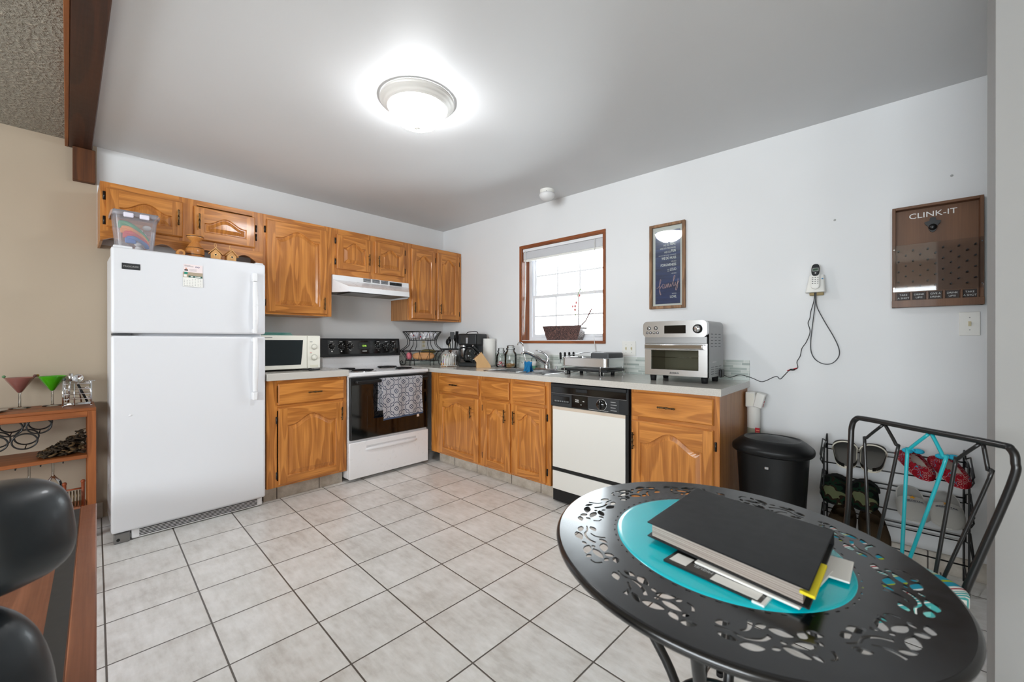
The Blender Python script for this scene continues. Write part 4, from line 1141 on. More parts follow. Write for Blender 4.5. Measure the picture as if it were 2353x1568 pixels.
for q in ([(a_, y0_, c_), (b_, y0_, c_), (b_, y1_, c_), (a_, y1_, c_)], [(a_, y0_, d_), (b_, y0_, d_), (b_, y1_, d_), (a_, y1_, d_)], [(a_, y0_, c_), (a_, y1_, c_), (a_, y1_, d_), (a_, y0_, d_)], [(b_, y0_, c_), (b_, y1_, c_), (b_, y1_, d_), (b_, y0_, d_)]): mb.face(q, cv)
mb.build('cavity', to)
mb = MB()
for i in range(9): mb.tube([(o2[0]+.005+i*.035, YF+.018, 1.062), (o2[0]+.005+i*.035, YF+.03, 1.062)], .0015, chrome, 5)
mb.tube([(o2[0], YF+.0195, 1.062), (o2[1], YF+.0195, 1.062)], .002, chrome, 6); mb.build('rack', to)
for x in (X0+.03, X1-.045):
    for y in (YF+.05, YB-.05):
        mb = MB(); mb.cyl((x+.01, y, CT), .017, .038, black_rub, 14, r2=.021); mb.build('foot', to)
mb = MB(); mb.box(X1-.002, X1+.014, -.20, -.135, .935, .985, black_p, .004); mb.build('cord_clip', to)

# ================================================================ DISH RACK
dk = thing('dish_rack', 'stainless steel dish rack with grey utensil holder right of the sink', 'dish rack', (2.165, -.27, CT))
RX0, RX1, RY0, RY1 = 1.975, 2.365, -.40, -.13
mb = MB()
def loop(x0, x1, y0, y1, z, r=.03, n=5):
    return [(p[0], p[1], z) for p in rrect(x0, x1, y0, y1, r, n)]
band0, band1 = loop(RX0, RX1, RY0, RY1, CT+.070), loop(RX0, RX1, RY0, RY1, CT+.128)
bin0, bin1 = loop(RX0+.002, RX1-.002, RY0+.002, RY1-.002, CT+.070), loop(RX0+.002, RX1-.002, RY0+.002, RY1-.002, CT+.128)
for i in range(len(band0)):
    j = (i+1) % len(band0)
    for A_, B_ in ((band0, band1), (band1, bin1), (bin1, bin0), (bin0, band0)): mb.face([A_[i], A_[j], B_[j], B_[i]], steel)
bmesh.ops.remove_doubles(mb.bm, verts=mb.bm.verts, dist=.0001); mb.build('steel_band', dk)
mb = MB(); mb.tube([(p[0], p[1], p[2]) for p in loop(RX0, RX1, RY0, RY1, CT+.129)], .003, chrome, 6, True); mb.tube(loop(RX0, RX1, RY0, RY1, CT+.068), .003, chrome, 6, True)
for k in range(14):
    x = RX0+.02+k*(RX1-RX0-.04)/13; mb.tube([(x, RY0, CT+.068), (x, RY1, CT+.068)], .0018, chrome, 5)
for (x, y) in ((RX0+.03, RY0-.006), (RX1-.05, RY0-.006), (RX0+.05, RY1), (RX1-.02, RY1)):
    mb.tube(smoothpath([(x, y, CT+.070), (x, y, CT+.02), (x, y+.006, CT+.004), (x, y+.03, CT+.003), (x, y+.045, CT+.006), (x, y+.05, CT+.03)], 4), .003, chrome, 6)
mb.build('wire_frame', dk)
mb = MB()
mb.tube(smoothpath([(RX0+.02, RY0, CT+.13), (RX0+.06, RY0+.05, CT+.150), (RX0+.09, RY1-.05, CT+.165), (RX0+.22, RY1-.04, CT+.168), (RX1-.1, RY0+.1, CT+.13)], 6), .003, chrome, 6); mb.build('glass_holder', dk)
mb = MB(); mb.box(RX0-.02, RX1-.01, RY0+.015, RY1+.01, CT+.030, CT+.048, black_s, .006, 2)
for x in (RX0+.03, RX1-.08):
    for y in (RY0+.05, RY1-.04): mb.cyl((x, y, CT), .014, .031, black_s, 10)
mb.build('drip_tray', dk)
mb = MB(); mb.box(RX1-.155, RX1-.002, RY0+.03, RY1-.02, CT+.110, CT+.170, grey_p, .012, 3); mb.build('utensil_holder', dk)
for k, y in enumerate((-.375, -.315, -.255, -.195)):
    mb = MB(); x = RX0-.012
    mb.tube([(x+.012, y, CT+.135), (x-.012, y, CT+.130), (x-.022, y, CT+.085)], .003, chrome, 6); mb.tube([(x-.016, y, CT+.115), (x-.018, y, CT+.160)], .009, black_rub, 8)
    mb.ball((x-.018, y, CT+.16), .009, black_rub, 8, 6); mb.build('cup_hook', dk)
# soap bottle
sb = thing('soap_bottle', 'clear dish soap bottle with pale green liquid beside the faucet', 'bottle', (1.44, -.085, CT))
mb = MB(); mb.lathe([(.032, 0), (.034, .01), (.033, .075), (.026, .095), (.012, .108), (.010, .118)], (1.44, -.085, CT), glass_m, 24, capb=True, sy=.7); mb.build('bottle', sb)
mb = MB(); mb.lathe([(0, .002), (.029, .003), (.030, .02), (.029, .035), (0, .035)], (1.44, -.085, CT), pm('green_soap', srgb(150, 220, 180), .2, trans=.6), 20, sy=.65); mb.build('liquid', sb)
mb = MB(); mb.lathe([(.012, .118), (.012, .14), (.006, .145), (.005, .152), (0, .152)], (1.44, -.085, CT), white_p, 16); mb.build('cap', sb)
mb = MB(); mb.lathe([(.0335, .03), (.0337, .07)], (1.44, -.085, CT), paper, 16, sy=.72); mb.build('paper_label', sb)

# ================================================================ GLASS JARS
def jar(x, y, s, label, fillname, fill):
    j = thing('glass_jar', label, 'jar', (x, y, CT), 0, None)
    mb = MB(); R = .052*s; Hh = .155*s
    mb.lathe([(0, .002), (R*.95, .002), (R, .012), (R, Hh*.72), (R*.93, Hh*.82), (R*.66, Hh*.92), (R*.66, Hh)], (x, y, CT), glass_m, 32, capb=False); mb.build('jar_body', j)
    mb = MB(); mb.lathe([(R*.74, Hh), (R*.76, Hh+.006), (R*.72, Hh+.014), (R*.60, Hh+.018), (R*.62, Hh+.034), (R*.5, Hh+.040), (0, Hh+.041)], (x, y, CT), glass_m, 28, capb=True); mb.build('lid', j)
    fill(x, y, R*.86)
def candies(x, y, R):
    cols_ = [pm('candy_red', srgb(196, 40, 56), .35), paper, pm('candy_pink', srgb(238, 190, 196), .4)]
    rr = random.Random(3)
    for k in range(16):
        a = rr.random()*2*PI; q = R*.78*math.sqrt(rr.random()); z = CT+.014+.010*(k//4)+rr.random()*.004
        mb = MB(); c = Vector((x+q*math.cos(a), y+q*math.sin(a), z))
        m_ = cols_[k % 3]; mb.ball(c, .0085, m_, 8, 6, 1, 1, .8)
        d_ = Vector((math.cos(a*3), math.sin(a*3), .3)).normalized()
        for s_ in (-1, 1): mb.tube([c+d_*s_*.007, c+d_*s_*.014], [.002, .006], cols_[(k+1) % 3], 5)
        tag(mb.build('wrapped_candy', None, c), 'red and white wrapped candy piled in the small glass jar', 'candy', 'wrapped candies in the small jar')
def chips(x, y, R):
    m_ = pm('dried_tan', srgb(202, 160, 108), .8); mb = MB(); rr = random.Random(5)
    for k in range(40):
        a = rr.random()*2*PI; q = (R-.014)*math.sqrt(rr.random()); z = CT+.008+.036*rr.random()*(1-.4*q/R)
        mb.box(-.013, .013, -.009, .009, -.001, .001, m_, 0, 1, Matrix.Translation((x+q*math.cos(a), y+q*math.sin(a), z)) @ Matrix.Rotation(rr.random()*6, 4, 'Z') @ Matrix.Rotation(rr.uniform(-.6, .6), 4, 'X'))
    o = tag(mb.build('dried_chips', None, (x, y, CT+.003)), 'tan dried chips filling the bottom of the larger glass jar', 'dried food'); o['kind'] = 'stuff'
jar(1.035, -.10, .95, 'smaller lidded glass jar holding wrapped candies right of the knife block', '', candies)
jar(1.175, -.115, 1.12, 'larger lidded glass jar with tan chips, nearest the sink', '', chips)

# ================================================================ KNIFE BLOCK
KR = math.radians(52)
kb = thing('knife_block', 'slanted light wood knife block holding black-handled knives', 'knife block', (0.935, -.27, CT), KR)
P = [(-.062, 0), (.068, 0), (.020, .155), (-.062, .085)]
mb = MB(); mb.prism([(-.05, 0), (.085, 0), (.085, .02), (-.005, .150), (-.075, .085), (-.05, .05)], lambda u, v, n: (u, -n, v), -.045, .045, block_m); mb.build('block', kb, world=False)
tdir = Vector((.070, 0, .065)).normalized(); ndir = Vector((-.065, 0, .070)).normalized()
tc = Vector((-.04, 0, .1175))
mb = MB(); 
q = [tc+tdir*a*.046+Vector((0, b*.044, 0))+ndir*.0008 for a, b in ((-1, -1), (1, -1), (1, 1), (-1, 1))]; mb.face(q, block_d); mb.build('slotted_face', kb, world=False)
kpos = [(.030, -.022, .085, 1), (.030, .010, .080, 1), (.008, -.024, .075, .9), (.008, .018, .07, .9), (-.018, -.020, .06, .75)]
for i, (a, b, L, s_) in enumerate(kpos):
    c = Vector((tc.x, 0, tc.z))+tdir*a+Vector((0, b, 0))
    lab = ['long black knife handle at the top rear of the knife block', 'long black knife handle beside the rear one in the knife block', 'black knife handle in the middle row of the knife block, nearer the camera', 'black knife handle in the middle row of the knife block, nearer the wall', 'short paring knife handle lowest in the knife block'][i]
    t_ = thing('kitchen_knife', lab, 'knife', kb.location+Matrix.Rotation(KR, 3, 'Z') @ c, KR, 'knives in the block')
    mb = MB(); mb.tube([ndir*.002, ndir*.012], .006*s_, steel, 8); mb.build('bolster', t_, world=False)
    mb = MB(); mb.tube([ndir*.012, ndir*.03, ndir*L*.8, ndir*(L+.012)], [.0085*s_, .009*s_, .010*s_, .009*s_], black_p, 10); mb.ball(ndir*(L+.012), .0095*s_, chrome if i < 2 else black_p, 8, 6); mb.build('handle', t_, world=False)
t_ = thing('scissors', 'black-handled kitchen scissors in the front of the knife block', 'scissors', kb.location+Matrix.Rotation(KR, 3, 'Z') @ Vector((-.082, -.02, .080)), KR)
mb = MB(); pts = [(.012*math.cos(a)-.018, -.004, .017*math.sin(a)-.002) for a in [2*PI*k/16 for k in range(16)]]; mb.tube(pts, .0035, black_p, 7, True)
pts = [(.010*math.cos(a)+.004, -.004, .016*math.sin(a)-.022) for a in [2*PI*k/16 for k in range(16)]]; mb.tube(pts, .0035, black_p, 7, True); mb.build('handle', t_, world=False)
mb = MB(); mb.tube([(-.005, -.003, 0), (.03, 0, -.012)], .004, steel, 7); mb.build('blade', t_, world=False)

# ================================================================ COFFEE MAKER
cm = thing('coffee_maker', 'black drip coffee maker with glass carafe in the counter corner', 'coffee maker', (0.715, -.185, CT), math.radians(20))
mb = MB(); mb.box(-.10, .10, -.12, .12, 0, .040, black_s, .008, 2); mb.box(-.10, .10, .02, .12, .038, .23, black_s, .006, 2); mb.box(-.105, .105, -.12, .12, .215, .328, black_s, .014, 3); bb = mb.build('body', cm, world=False)
mb = MB(); mb.box(-.07, .02, -.1225, -.119, .235, .312, pm('dark_window', srgb(40, 38, 36), .08, coat=.6), .001); mb.build('reservoir_window', bb, world=False)
mb = MB(); mb.box(-.012, .012, -.125, -.1195, .23, .29, chrome, .002); mb.build('front_trim', bb, world=False)
mb = MB(); mb.lathe([(.045, .004), (.068, .02), (.070, .07), (.060, .12), (.050, .14)], (-.005, -.045, .040), glass_m, 28, capb=True); ca_ = mb.build('carafe', cm, world=False)
mb = MB(); mb.lathe([(.052, .14), (.052, .158), (.03, .165), (0, .165)], (-.005, -.045, .040), black_p, 24, capb=True); mb.tube(smoothpath([(-.05, -.075, .19), (-.085, -.105, .18), (-.088, -.108, .11), (-.062, -.085, .075)]), .009, black_p, 8); mb.build('carafe_handle', ca_, world=False)
mb = MB(); mb.tube(smoothpath([(-.06, -.02, .328), (-.04, -.02, .345), (.05, -.02, .350), (.07, -.02, .328)]), .004, black_p, 8); mb.build('top_handle', cm, world=False)
# paper towels
pt = thing('paper_towel_roll', 'white paper towel roll on a stand behind the knife block', 'paper towel roll', (0.84, -.075, CT))
mb = MB(); mb.cyl((.84, -.075, CT), .068, .010, steel, 32); mb.cyl((.84, -.075, CT+.01), .006, .285, steel, 10); mb.build('stand', pt)
mb = MB(); mb.lathe([(.02, .012), (.062, .012), (.063, .015), (.063, .277), (.062, .28), (.02, .28), (.02, .012)], (.84, -.075, CT), paper, 40); mb.build('roll', pt)
# steel canister with dome lid
sc_ = thing('steel_canister', 'brushed steel canister with rounded lid behind the white wire rack', 'canister', (0.512, -.115, CT))
mb = MB(); mb.lathe([(.055, 0), (.055, .19)], (.512, -.115, CT), steel, 32, capb=True); mb.build('body', sc_)
mb = MB(); mb.lathe([(.058, .19), (.058, .20), (.050, .235), (.032, .262), (.012, .272), (0, .273)], (.512, -.115, CT), steel, 32); mb.build('lid', sc_)
# utensil crock
uc = thing('utensil_crock', 'steel crock of black cooking utensils in the counter corner', 'crock', (0.385, -.17, CT))
mb = MB(); mb.lathe([(.058, 0), (.058, .16), (.055, .16), (.055, .005), (0, .005)], (.385, -.17, CT), steel, 32, capb=True); mb.build('crock', uc)
ut = [(-.03, .0, .30, 'slotted', .028), (-.015, -.03, .27, 'ladle', .03), (.0, .02, .31, 'ladle', .032), (.012, -.02, .325, 'spat', .03), (.028, .0, .335, 'spat', .028), (.018, .022, .29, 'ladle', .026), (.01, .035, .33, 'steel', .024)]
nm_ = {'slotted': ('slotted_spoon', 'black slotted spoon leaning far left in the utensil crock'), 'ladle': ('ladle', ''), 'spat': ('spatula', ''), 'steel': ('whisk_handle', 'steel whisk handle standing tallest in the utensil crock')}
labs = ['black slotted spoon leaning far left in the utensil crock', 'black ladle leaning front left in the utensil crock', 'black ladle standing at the back centre of the crock', 'black spatula standing front centre in the crock', 'tall black spatula leaning right in the crock', 'black ladle leaning far right in the crock', 'steel-handled spoon at the back of the crock']
for i, (dx, dy, L, kd, r) in enumerate(ut):
    mb = MB(); b0_ = Vector((.385+dx*.4, -.17+dy*.4, CT+.012)); t0 = Vector((.385+dx*1.9, -.17+dy*1.5, CT+L-.05))
    m_ = chrome if kd == 'steel' else black_p
    mb.tube([b0_, t0], .0045, m_, 7)
    d_ = (t0-b0_).normalized()
    if kd in ('ladle', 'slotted'): mb.ball(t0+d_*r*.8, r, m_, 12, 8, 1, .45, 1.2)
    elif kd == 'spat': mb.box(-r*.75, r*.75, -.003, .003, 0, .075, m_, .003, 1, Matrix.Translation(t0) @ d_.to_track_quat('Z', 'Y').to_matrix().to_4x4())
    else: mb.ball(t0+d_*.02, r, m_, 10, 7, 1, .4, 1.3)
    tag(mb.build({'slotted': 'slotted_spoon', 'ladle': 'ladle', 'spat': 'spatula', 'steel': 'serving_spoon'}[kd], None, b0_), labs[i], 'utensil', 'utensils in the crock')
# white wire rack
wr = MB()
for k in range(5):
    yy = -.345+k*.024; hh_ = [.115, .10, .13, .14, .125][k]
    for x0_, w2 in ((.545, .035), (.59, .035)):
        wr.tube(smoothpath([(x0_, yy, CT+.012), (x0_, yy, CT+hh_*.8), (x0_+w2/2, yy, CT+hh_), (x0_+w2, yy, CT+hh_*.8), (x0_+w2, yy, CT+.012)], 5), .0028, white_p, 6)
for y in (-.355, -.24): wr.tube([(.535, y, CT+.012), (.635, y, CT+.012)], .003, white_p, 6)
for x in (.538, .63): wr.tube([(x, -.36, CT+.004), (x, -.355, CT+.012), (x, -.24, CT+.012), (x, -.235, CT+.004)], .003, white_p, 6)
wr.xform(Matrix.Translation((.015, -.105, 0)))
tag(wr.build('wire_rack', None, (.605, -.405, CT)), 'white looped wire rack in front of the utensil crock', 'rack')
# small wooden tray and sachet box
mb = MB(); mb.box(.425, .535, -.365, -.275, CT, CT+.006, pale_w, .001)
for a in ((.425, .431, -.365, -.275), (.529, .535, -.365, -.275), (.431, .529, -.365, -.359), (.431, .529, -.281, -.275)): mb.box(a[0], a[1], a[2], a[3], CT+.006, CT+.03, pale_w, .001)
tag(mb.build('wooden_tray', None, (.48, -.32, CT)), 'low wooden tray on the counter between wire basket and crock', 'tray')
def mk():
    m = MM('sachet_print', .5); v = m.vor(m.vec(m.x, m.y, m.z), 60, out='Color')
    hs = m.t.nodes.new('ShaderNodeMix'); hs.data_type = 'RGBA'; hs.inputs[0].default_value = .45
    m.t.links.new(v.s, hs.inputs[6]); hs.inputs[7].default_value = srgb(196, 150, 110); m.t.links.new(hs.outputs[2], m.b.inputs['Base Color']); return m.m
m_sach = mk()
mb = MB(); mb.box(.438, .485, -.352, -.288, CT+.007, CT+.115, m_sach, .003)
tag(mb.build('sachet_packet', None, (.46, -.32, CT+.007)), 'colourful printed sachet packet standing in the wooden tray', 'packet')
mb = MB(); mb.box(.14, .30, -.15, -.03, CT, CT+.155, white_p, .004); bx = thing('lidded_box', 'white box with black lid in the corner behind the wire basket', 'box', (.22, -.09, CT)); mb.build('box', bx)
mb = MB(); mb.box(.135, .305, -.155, -.025, CT+.155, CT+.172, black_p, .003); mb.build('lid', bx)

# ================================================================ TWO-TIER WIRE BASKET
wb = thing('wire_basket', 'two-tier black wrought iron basket stand beside the stove', 'basket', (0.215, -.450, CT), math.radians(42))
def tier(mb, z0, z1, a0, b0, a1, b1, n=26):
    """flared oval basket: base half axes a0,b0, rim half axes a1,b1"""
    E = lambda a, b, z, t: (a*math.cos(t), b*math.sin(t), z)
    mb.tube([E(a1, b1, z1, 2*PI*k/36) for k in range(36)], .0042, blackmet, 6, True)
    mb.tube([E(a0, b0, z0, 2*PI*k/36) for k in range(36)], .0035, blackmet, 6, True)
    for k in range(n):
        t = 2*PI*k/n; pts = []
        for j in range(6):
            v = j/5; q = v**2.2
            pts.append(E(a0+(a1-a0)*q, b0+(b1-b0)*q, z0+(z1-z0)*v, t+.15*v*(1 if k % 2 else -1)))
        mb.tube(pts, .0022, blackmet, 5)
    for k in range(-3, 4): 
        x = a0*k/4; y = b0*math.sqrt(1-(k/4)**2); mb.tube([(x, -y, z0), (x, y, z0)], .002, blackmet, 5)
mb = MB(); tier(mb, .262, .355, .135, .075, .200, .110); mb.build('upper_basket', wb, world=False)
mb = MB(); tier(mb, .052, .150, .175, .095, .235, .125); mb.build('lower_basket', wb, world=False)
mb = MB()
for sx_ in (-1, 1):
    for sy_ in (-.5, .5):
        mb.tube(smoothpath([(sx_*.198, sy_*.05, .352), (sx_*.16, sy_*.06, .30), (sx_*.142, sy_*.08, .25), (sx_*.150, sy_*.09, .21), (sx_*.19, sy_*.10, .175), (sx_*.232, sy_*.10, .148)], 5), .0042, blackmet, 6)
    # scroll foot
    pts = [(sx_*.176, 0, .055), (sx_*.175, 0, .025), (sx_*.190, 0, .006), (sx_*.215, 0, .006), (sx_*.232, 0, .022), (sx_*.228, 0, .042), (sx_*.212, 0, .046), (sx_*.204, 0, .034), (sx_*.212, 0, .026)]
    mb.tube(smoothpath(pts, 5), .0045, blackmet, 6)
for sx_ in (-.35, .35):
    for s_ in (-1, 1):
        mb.tube(smoothpath([(sx_*.22, s_*.072, .262), (sx_*.22, s_*.08, .21), (sx_*.30, s_*.118, .150)], 5), .0035, blackmet, 6); mb.tube([(sx_*.30, s_*.088, .052), (sx_*.30, s_*.09, 0)], .0042, blackmet, 6)
for a1_, b1_, z_ in ((.235, .125, .150), (.200, .110, .355)): mb.tube([(a1_*math.cos(2*PI*k/36), b1_*math.sin(2*PI*k/36), z_-.001) for k in range(36)], .0036, blackmet, 6, True)
mb.build('stand', wb, world=False)
Mb = Matrix.Translation(wb.location) @ Matrix.Rotation(math.radians(42), 4, 'Z')
rr = random.Random(11)
pc = [pm('packet_white', srgb(232, 230, 232), .5), pm('packet_grey', srgb(196, 196, 204), .45), red_m]
for k in range(12):
    mb = MB(); c = Vector((-.115+.023*k*.95, rr.uniform(-.03, .03), .30+rr.uniform(0, .022)))
    mb.box(-.018, .018, -.006, .006, -.03, .03, pc[k % 2], .004, 2); mb.box(-.012, .012, -.0066, .0066, -.008, .006, pc[2] if k % 4 == 1 else pc[(k+1) % 2])
    mb.xform(Mb @ Matrix.Translation(c) @ Matrix.Rotation(rr.uniform(-.6, .6), 4, 'Y') @ Matrix.Rotation(rr.uniform(-.8, .8), 4, 'Z'))
    tag(mb.build('snack_packet', None, Mb @ c), 'small white snack packet in the upper wire basket', 'packet', 'snack packets in the upper basket')
mb = MB(); mb.puff((0, 0, 0), .115, .045, .038, pm('baguette_crust', srgb(206, 150, 100), .7), .7, 28, 14); mb.xform(Mb @ Matrix.Translation((.02, -.02, .098)))
tag(mb.build('bread_loaf', None, Mb @ Vector((.02, -.02, .06))), 'long tan bread loaf in the lower wire basket', 'bread')
mb = MB(); mb.puff((0, 0, 0), .028, .04, .038, pm('pink_fruit', srgb(226, 120, 134), .5), .8, 18, 12); mb.xform(Mb @ Matrix.Translation((-.135, -.005, .098)))
tag(mb.build('pink_bag', None, Mb @ Vector((-.135, -.005, .06))), 'pink packet left of the loaf in the lower wire basket', 'packet')
mb = MB(); mb.puff((0, 0, 0), .08, .035, .022, pm('green_brown_bag', srgb(96, 88, 44), .6), .8, 20, 12); mb.xform(Mb @ Matrix.Translation((.06, .03, .145)))
tag(mb.build('snack_bag', None, Mb @ Vector((.06, .03, .12))), 'olive brown snack bag lying over the loaf', 'packet')

# outlets by the corner
def plate(name, label, cat, F, u, w_, uw, wh, kind):
    p_ = F(u, w_, .0); t = thing(name, label, cat, p_)
    mb = MB(); mb.fbox(F, u-uw/2, u+uw/2, w_-wh/2, w_+wh/2, .0005, .006, white_p, .002); mb.build('plate', t)
    iv = MATS.get('ivory') or pm('ivory', srgb(206, 196, 160), .4)
    if kind == 'outlet':
        for dz in (-.02, .02): 
            mb = MB(); mb.fbox(F, u-.016, u+.016, w_+dz-.014, w_+dz+.014, .006, .008, iv, .002); mb.build('socket', t)
    else:
        for k in range(kind):
            uu = u+(k-(kind-1)/2)*.046
            mb = MB(); mb.fbox(F, uu-.005, uu+.005, w_-.012, w_+.012, .006, .0075, iv, .0005); mb.fbox(F, uu-.004, uu+.004, w_-.003, w_+.008, .007, .016, iv, .001); mb.build('toggle', t)
    mb = MB()
    for k in range(max(1, kind if kind != 'outlet' else 1)):
        uu = u+((k-(kind-1)/2)*.046 if kind != 'outlet' else 0)
        for dz in ((-.03, .03) if kind != 'outlet' else (0,)): mb.tube([F(uu, w_+dz, .006), F(uu, w_+dz, .0072)], .003, grey_ls, 8)
    mb.build('screw', t)
plate('wall_outlet', 'white wall outlet behind the wire basket on the fridge wall', 'outlet', frA, -.285, 1.13, .075, .12, 'outlet')
plate('wall_outlet', 'ivory wall outlet in the corner left of the utensil crock', 'outlet', frB, .11, 1.14, .075, .12, 'outlet')
plate('light_switch', 'double light switch between the window and the toaster oven', 'light switch', frB, 2.334, 1.105, .116, .116, 2)
plate('light_switch', 'single light switch below the framed wooden game board', 'light switch', frB, 4.120, 1.25, .070, .116, 1)

# ================================================================ CEILING LIGHT, DETECTOR
LC = (1.988, -1.722)
cl = thing('ceiling_light', 'round frosted glass flush ceiling light with brushed nickel rim', 'ceiling light', (LC[0], LC[1], H))
mb = MB(); mb.lathe([(.190, 0), (.194, -.012), (.188, -.018), (.176, -.026), (.172, -.032), (.160, -.038), (.156, -.046), (.150, -.046), (.150, -.01)], (LC[0], LC[1], H-.0005), nickel, 64); mb.build('rim', cl)
glow = pm('lit_frosted_glass', srgb(250, 250, 255), .5, emit=(0.96, 0.98, 1.0, 1), es=LAMP_STRENGTH)
mb = MB(); mb.lathe([(.151, -.040), (.146, -.060), (.130, -.090), (.104, -.115), (.070, -.133), (.035, -.143), (0, -.146)], (LC[0], LC[1], H), glow, 48); mb.build('glass_bowl', cl)
mb = MB(); mb.lathe([(.018, -.142), (.016, -.149), (.006, -.152), (.003, -.158), (.005, -.166), (0, -.172)], (LC[0], LC[1], H), nickel, 20, capb=True); mb.build('finial', cl)

sd = thing('ceiling_detector', 'small white domed ceiling fixture near the window wall', 'ceiling fixture', (1.705, -.235, H))
mb = MB(); mb.lathe([(.060, 0), (.060, -.032)], (1.705, -.235, H), white_p, 32); mb.build('base', sd)
mb = MB(); mb.lathe([(.064, -.030), (.066, -.042), (.060, -.060), (.042, -.078), (.020, -.086), (0, -.088)], (1.705, -.235, H), pm('frosted_white', srgb(224, 224, 224), .35), 32, capb=True); mb.build('dome', sd)
mb = MB()
for a in (-1.0, .55, 2.2, 3.8): mb.ball((1.705+.060*math.cos(a), -.235+.060*math.sin(a), H-.026), .003, dark_g, 6, 5)
mb.build('screws', sd)['kind'] = 'stuff'

# ================================================================ POSTER
def fitted(mb, body, x0, x1, z, size, y, m, align='R', shear=0, fat=0, depth=.0005):
    n0 = len(mb.bm.verts); mb.bm.verts.ensure_lookup_table()
    old = set(mb.bm.verts)
    mb.text(body, size, (0, y, 0), (1, 0, 0), (0, 0, 1), m, depth, shear=shear, fat=fat)
    new = [v for v in mb.bm.verts if v not in old]
    a = min(v.co.x for v in new); b = max(v.co.x for v in new); k = (x1-x0)/(b-a)
    for v in new: v.co.x = x0+(v.co.x-a)*k; v.co.z += z
po = thing('wall_poster', 'narrow navy family motto poster in a rustic brown wooden frame', 'poster', (2.638, 0, 1.40))
PX0, PX1, PZ0, PZ1 = 2.508, 2.770, 1.402, 2.026
mb = MB(); fwd = .021
mb.box(PX0, PX0+fwd, -.026, -.001, PZ0, PZ1, rustic_z, .002); mb.box(PX1-fwd, PX1, -.026, -.001, PZ0, PZ1, rustic_z, .002)
mb.box(PX0+fwd, PX1-fwd, -.026, -.001, PZ0, PZ0+fwd, rustic_z, .002); mb.box(PX0+fwd, PX1-fwd, -.026, -.001, PZ1-fwd, PZ1, rustic_z, .002)
mb.build('frame', po)
mb = MB(); mb.box(PX0+fwd, PX1-fwd, -.006, -.002, PZ0+fwd, PZ1-fwd, pm('poster_mat', srgb(222, 220, 214), .6)); mb.build('mat', po)
def mk():
    m = MM('navy_print', .35, coat=.3)
    n = m.noise(m.vec(m.x*3, m.y, m.z*26), 1.6, 4, .6)
    m.color(m.ramp(n, [(.35, srgb(32, 40, 72)), (.6, srgb(46, 62, 112)), (.8, srgb(70, 98, 150))])); return m.m
mb = MB(); mb.box(2.549, 2.731, -.0085, -.006, 1.438, 1.974, mk()); pp = mb.build('print', po)
zz = lambda v: 2.027-(v-70)/1390*.627
xx = lambda u: 2.506+(u-80)/580*.263
mb = MB(); yt = -.0090
for body, v, u0, sz, u1, ft in (('WE DO', 440, 300, .020, 400, 0), ('REAL', 432, 415, .026, 498, .0004), ('WE DO MISTAKES', 487, 245, .017, 500, 0), ('WE DO', 555, 315, .020, 418, 0), ('FUN', 546, 430, .028, 500, .0005),
      ('WE DO SECOND CHANCES', 596, 222, .010, 505, 0), ('WE DO HUGS', 655, 272, .026, 505, .0004), ('WE DO', 705, 430, .012, 507, 0), ('FORGIVENESS', 765, 258, .025, 507, .0004),
      ('WE', 830, 366, .010, 398, 0), ('DO', 856, 368, .010, 398, 0), ('LOUD', 845, 412, .028, 508, .0003), ('WE DO', 900, 432, .012, 508, 0), ('WE DO', 1225, 438, .011, 510, 0), ('LOVE.', 1283, 410, .025, 514, .0004)):
    fitted(mb, body, xx(u0)+.003, xx(u1)+.003, zz(v), sz, yt, white_t, fat=ft)
mb.build('lettering', pp)
mb = MB()
pinkt = pm('script_pink', srgb(216, 178, 176), .5)
X_ = lambda u: xx(u)+.003
st_ = [[(190, 1115), (215, 1110), (245, 1060), (262, 990), (250, 985), (240, 1050), (245, 1160), (262, 1225), (250, 1222), (238, 1170), (255, 1110), (285, 1075)],
       [(312, 1060), (290, 1060), (282, 1100), (300, 1130), (318, 1080), (318, 1062), (316, 1110), (325, 1125), (340, 1100), (343, 1060), (342, 1125), (358, 1065), (365, 1062), (366, 1120), (382, 1062), (390, 1062), (390, 1110), (402, 1112), (418, 1060), (418, 1100), (430, 1105), (455, 1040), (490, 950), (478, 935), (462, 1000), (462, 1085), (478, 1098), (496, 1040)],
       [(496, 1040), (498, 1085), (514, 1090), (535, 1020), (538, 985)], [(536, 1000), (530, 1110), (512, 1168), (500, 1155), (515, 1090), (556, 1025)]]
for s_ in st_: mb.tube(smoothpath([(X_(u), yt-.0005, zz(v)+.002) for u, v in s_], 4), .0016, pinkt, 5)
mb.tube([(X_(425), yt-.0005, zz(1030)), (X_(426), yt-.0005, zz(1026))], .0018, pinkt, 5)
mb.build('script_word', pp)
mb = MB(); mb.box(PX0+fwd, PX1-fwd, -.0225, -.0205, PZ0+fwd, PZ1-fwd, glass_m); mb.build('glass', po)

# ================================================================ GAME BOARD
gb = thing('game_board', 'brown wooden bottle-cap game board reading CLINK-IT on the right wall', 'game board', (4.0, 0, 1.34))
BX0, BX1, BZ0, BZ1 = 3.843, 4.161, 1.340, 1.859
mb = MB(); t = .013
mb.box(BX0, BX0+t, -.052, -.001, BZ0, BZ1, board_m, .001); mb.box(BX1-t, BX1, -.052, -.001, BZ0, BZ1, board_m, .001)
mb.box(BX0+t, BX1-t, -.052, -.001, BZ1-t, BZ1, board_m, .001); mb.box(BX0-.001, BX1+.001, -.056, -.001, BZ0, BZ0+.036, board_m, .001)
mb.build('frame', gb)
mb = MB(); mb.box(BX0+t, BX1-t, -.010, -.002, BZ0+.03, BZ1-t, board_m); bk = mb.build('back_panel', gb)
mb = MB()
fitted(mb, 'CLINK-IT', 3.908, 4.078, 1.800, .038, -.0105, white_t); mb.build('title_lettering', bk)
mb = MB()
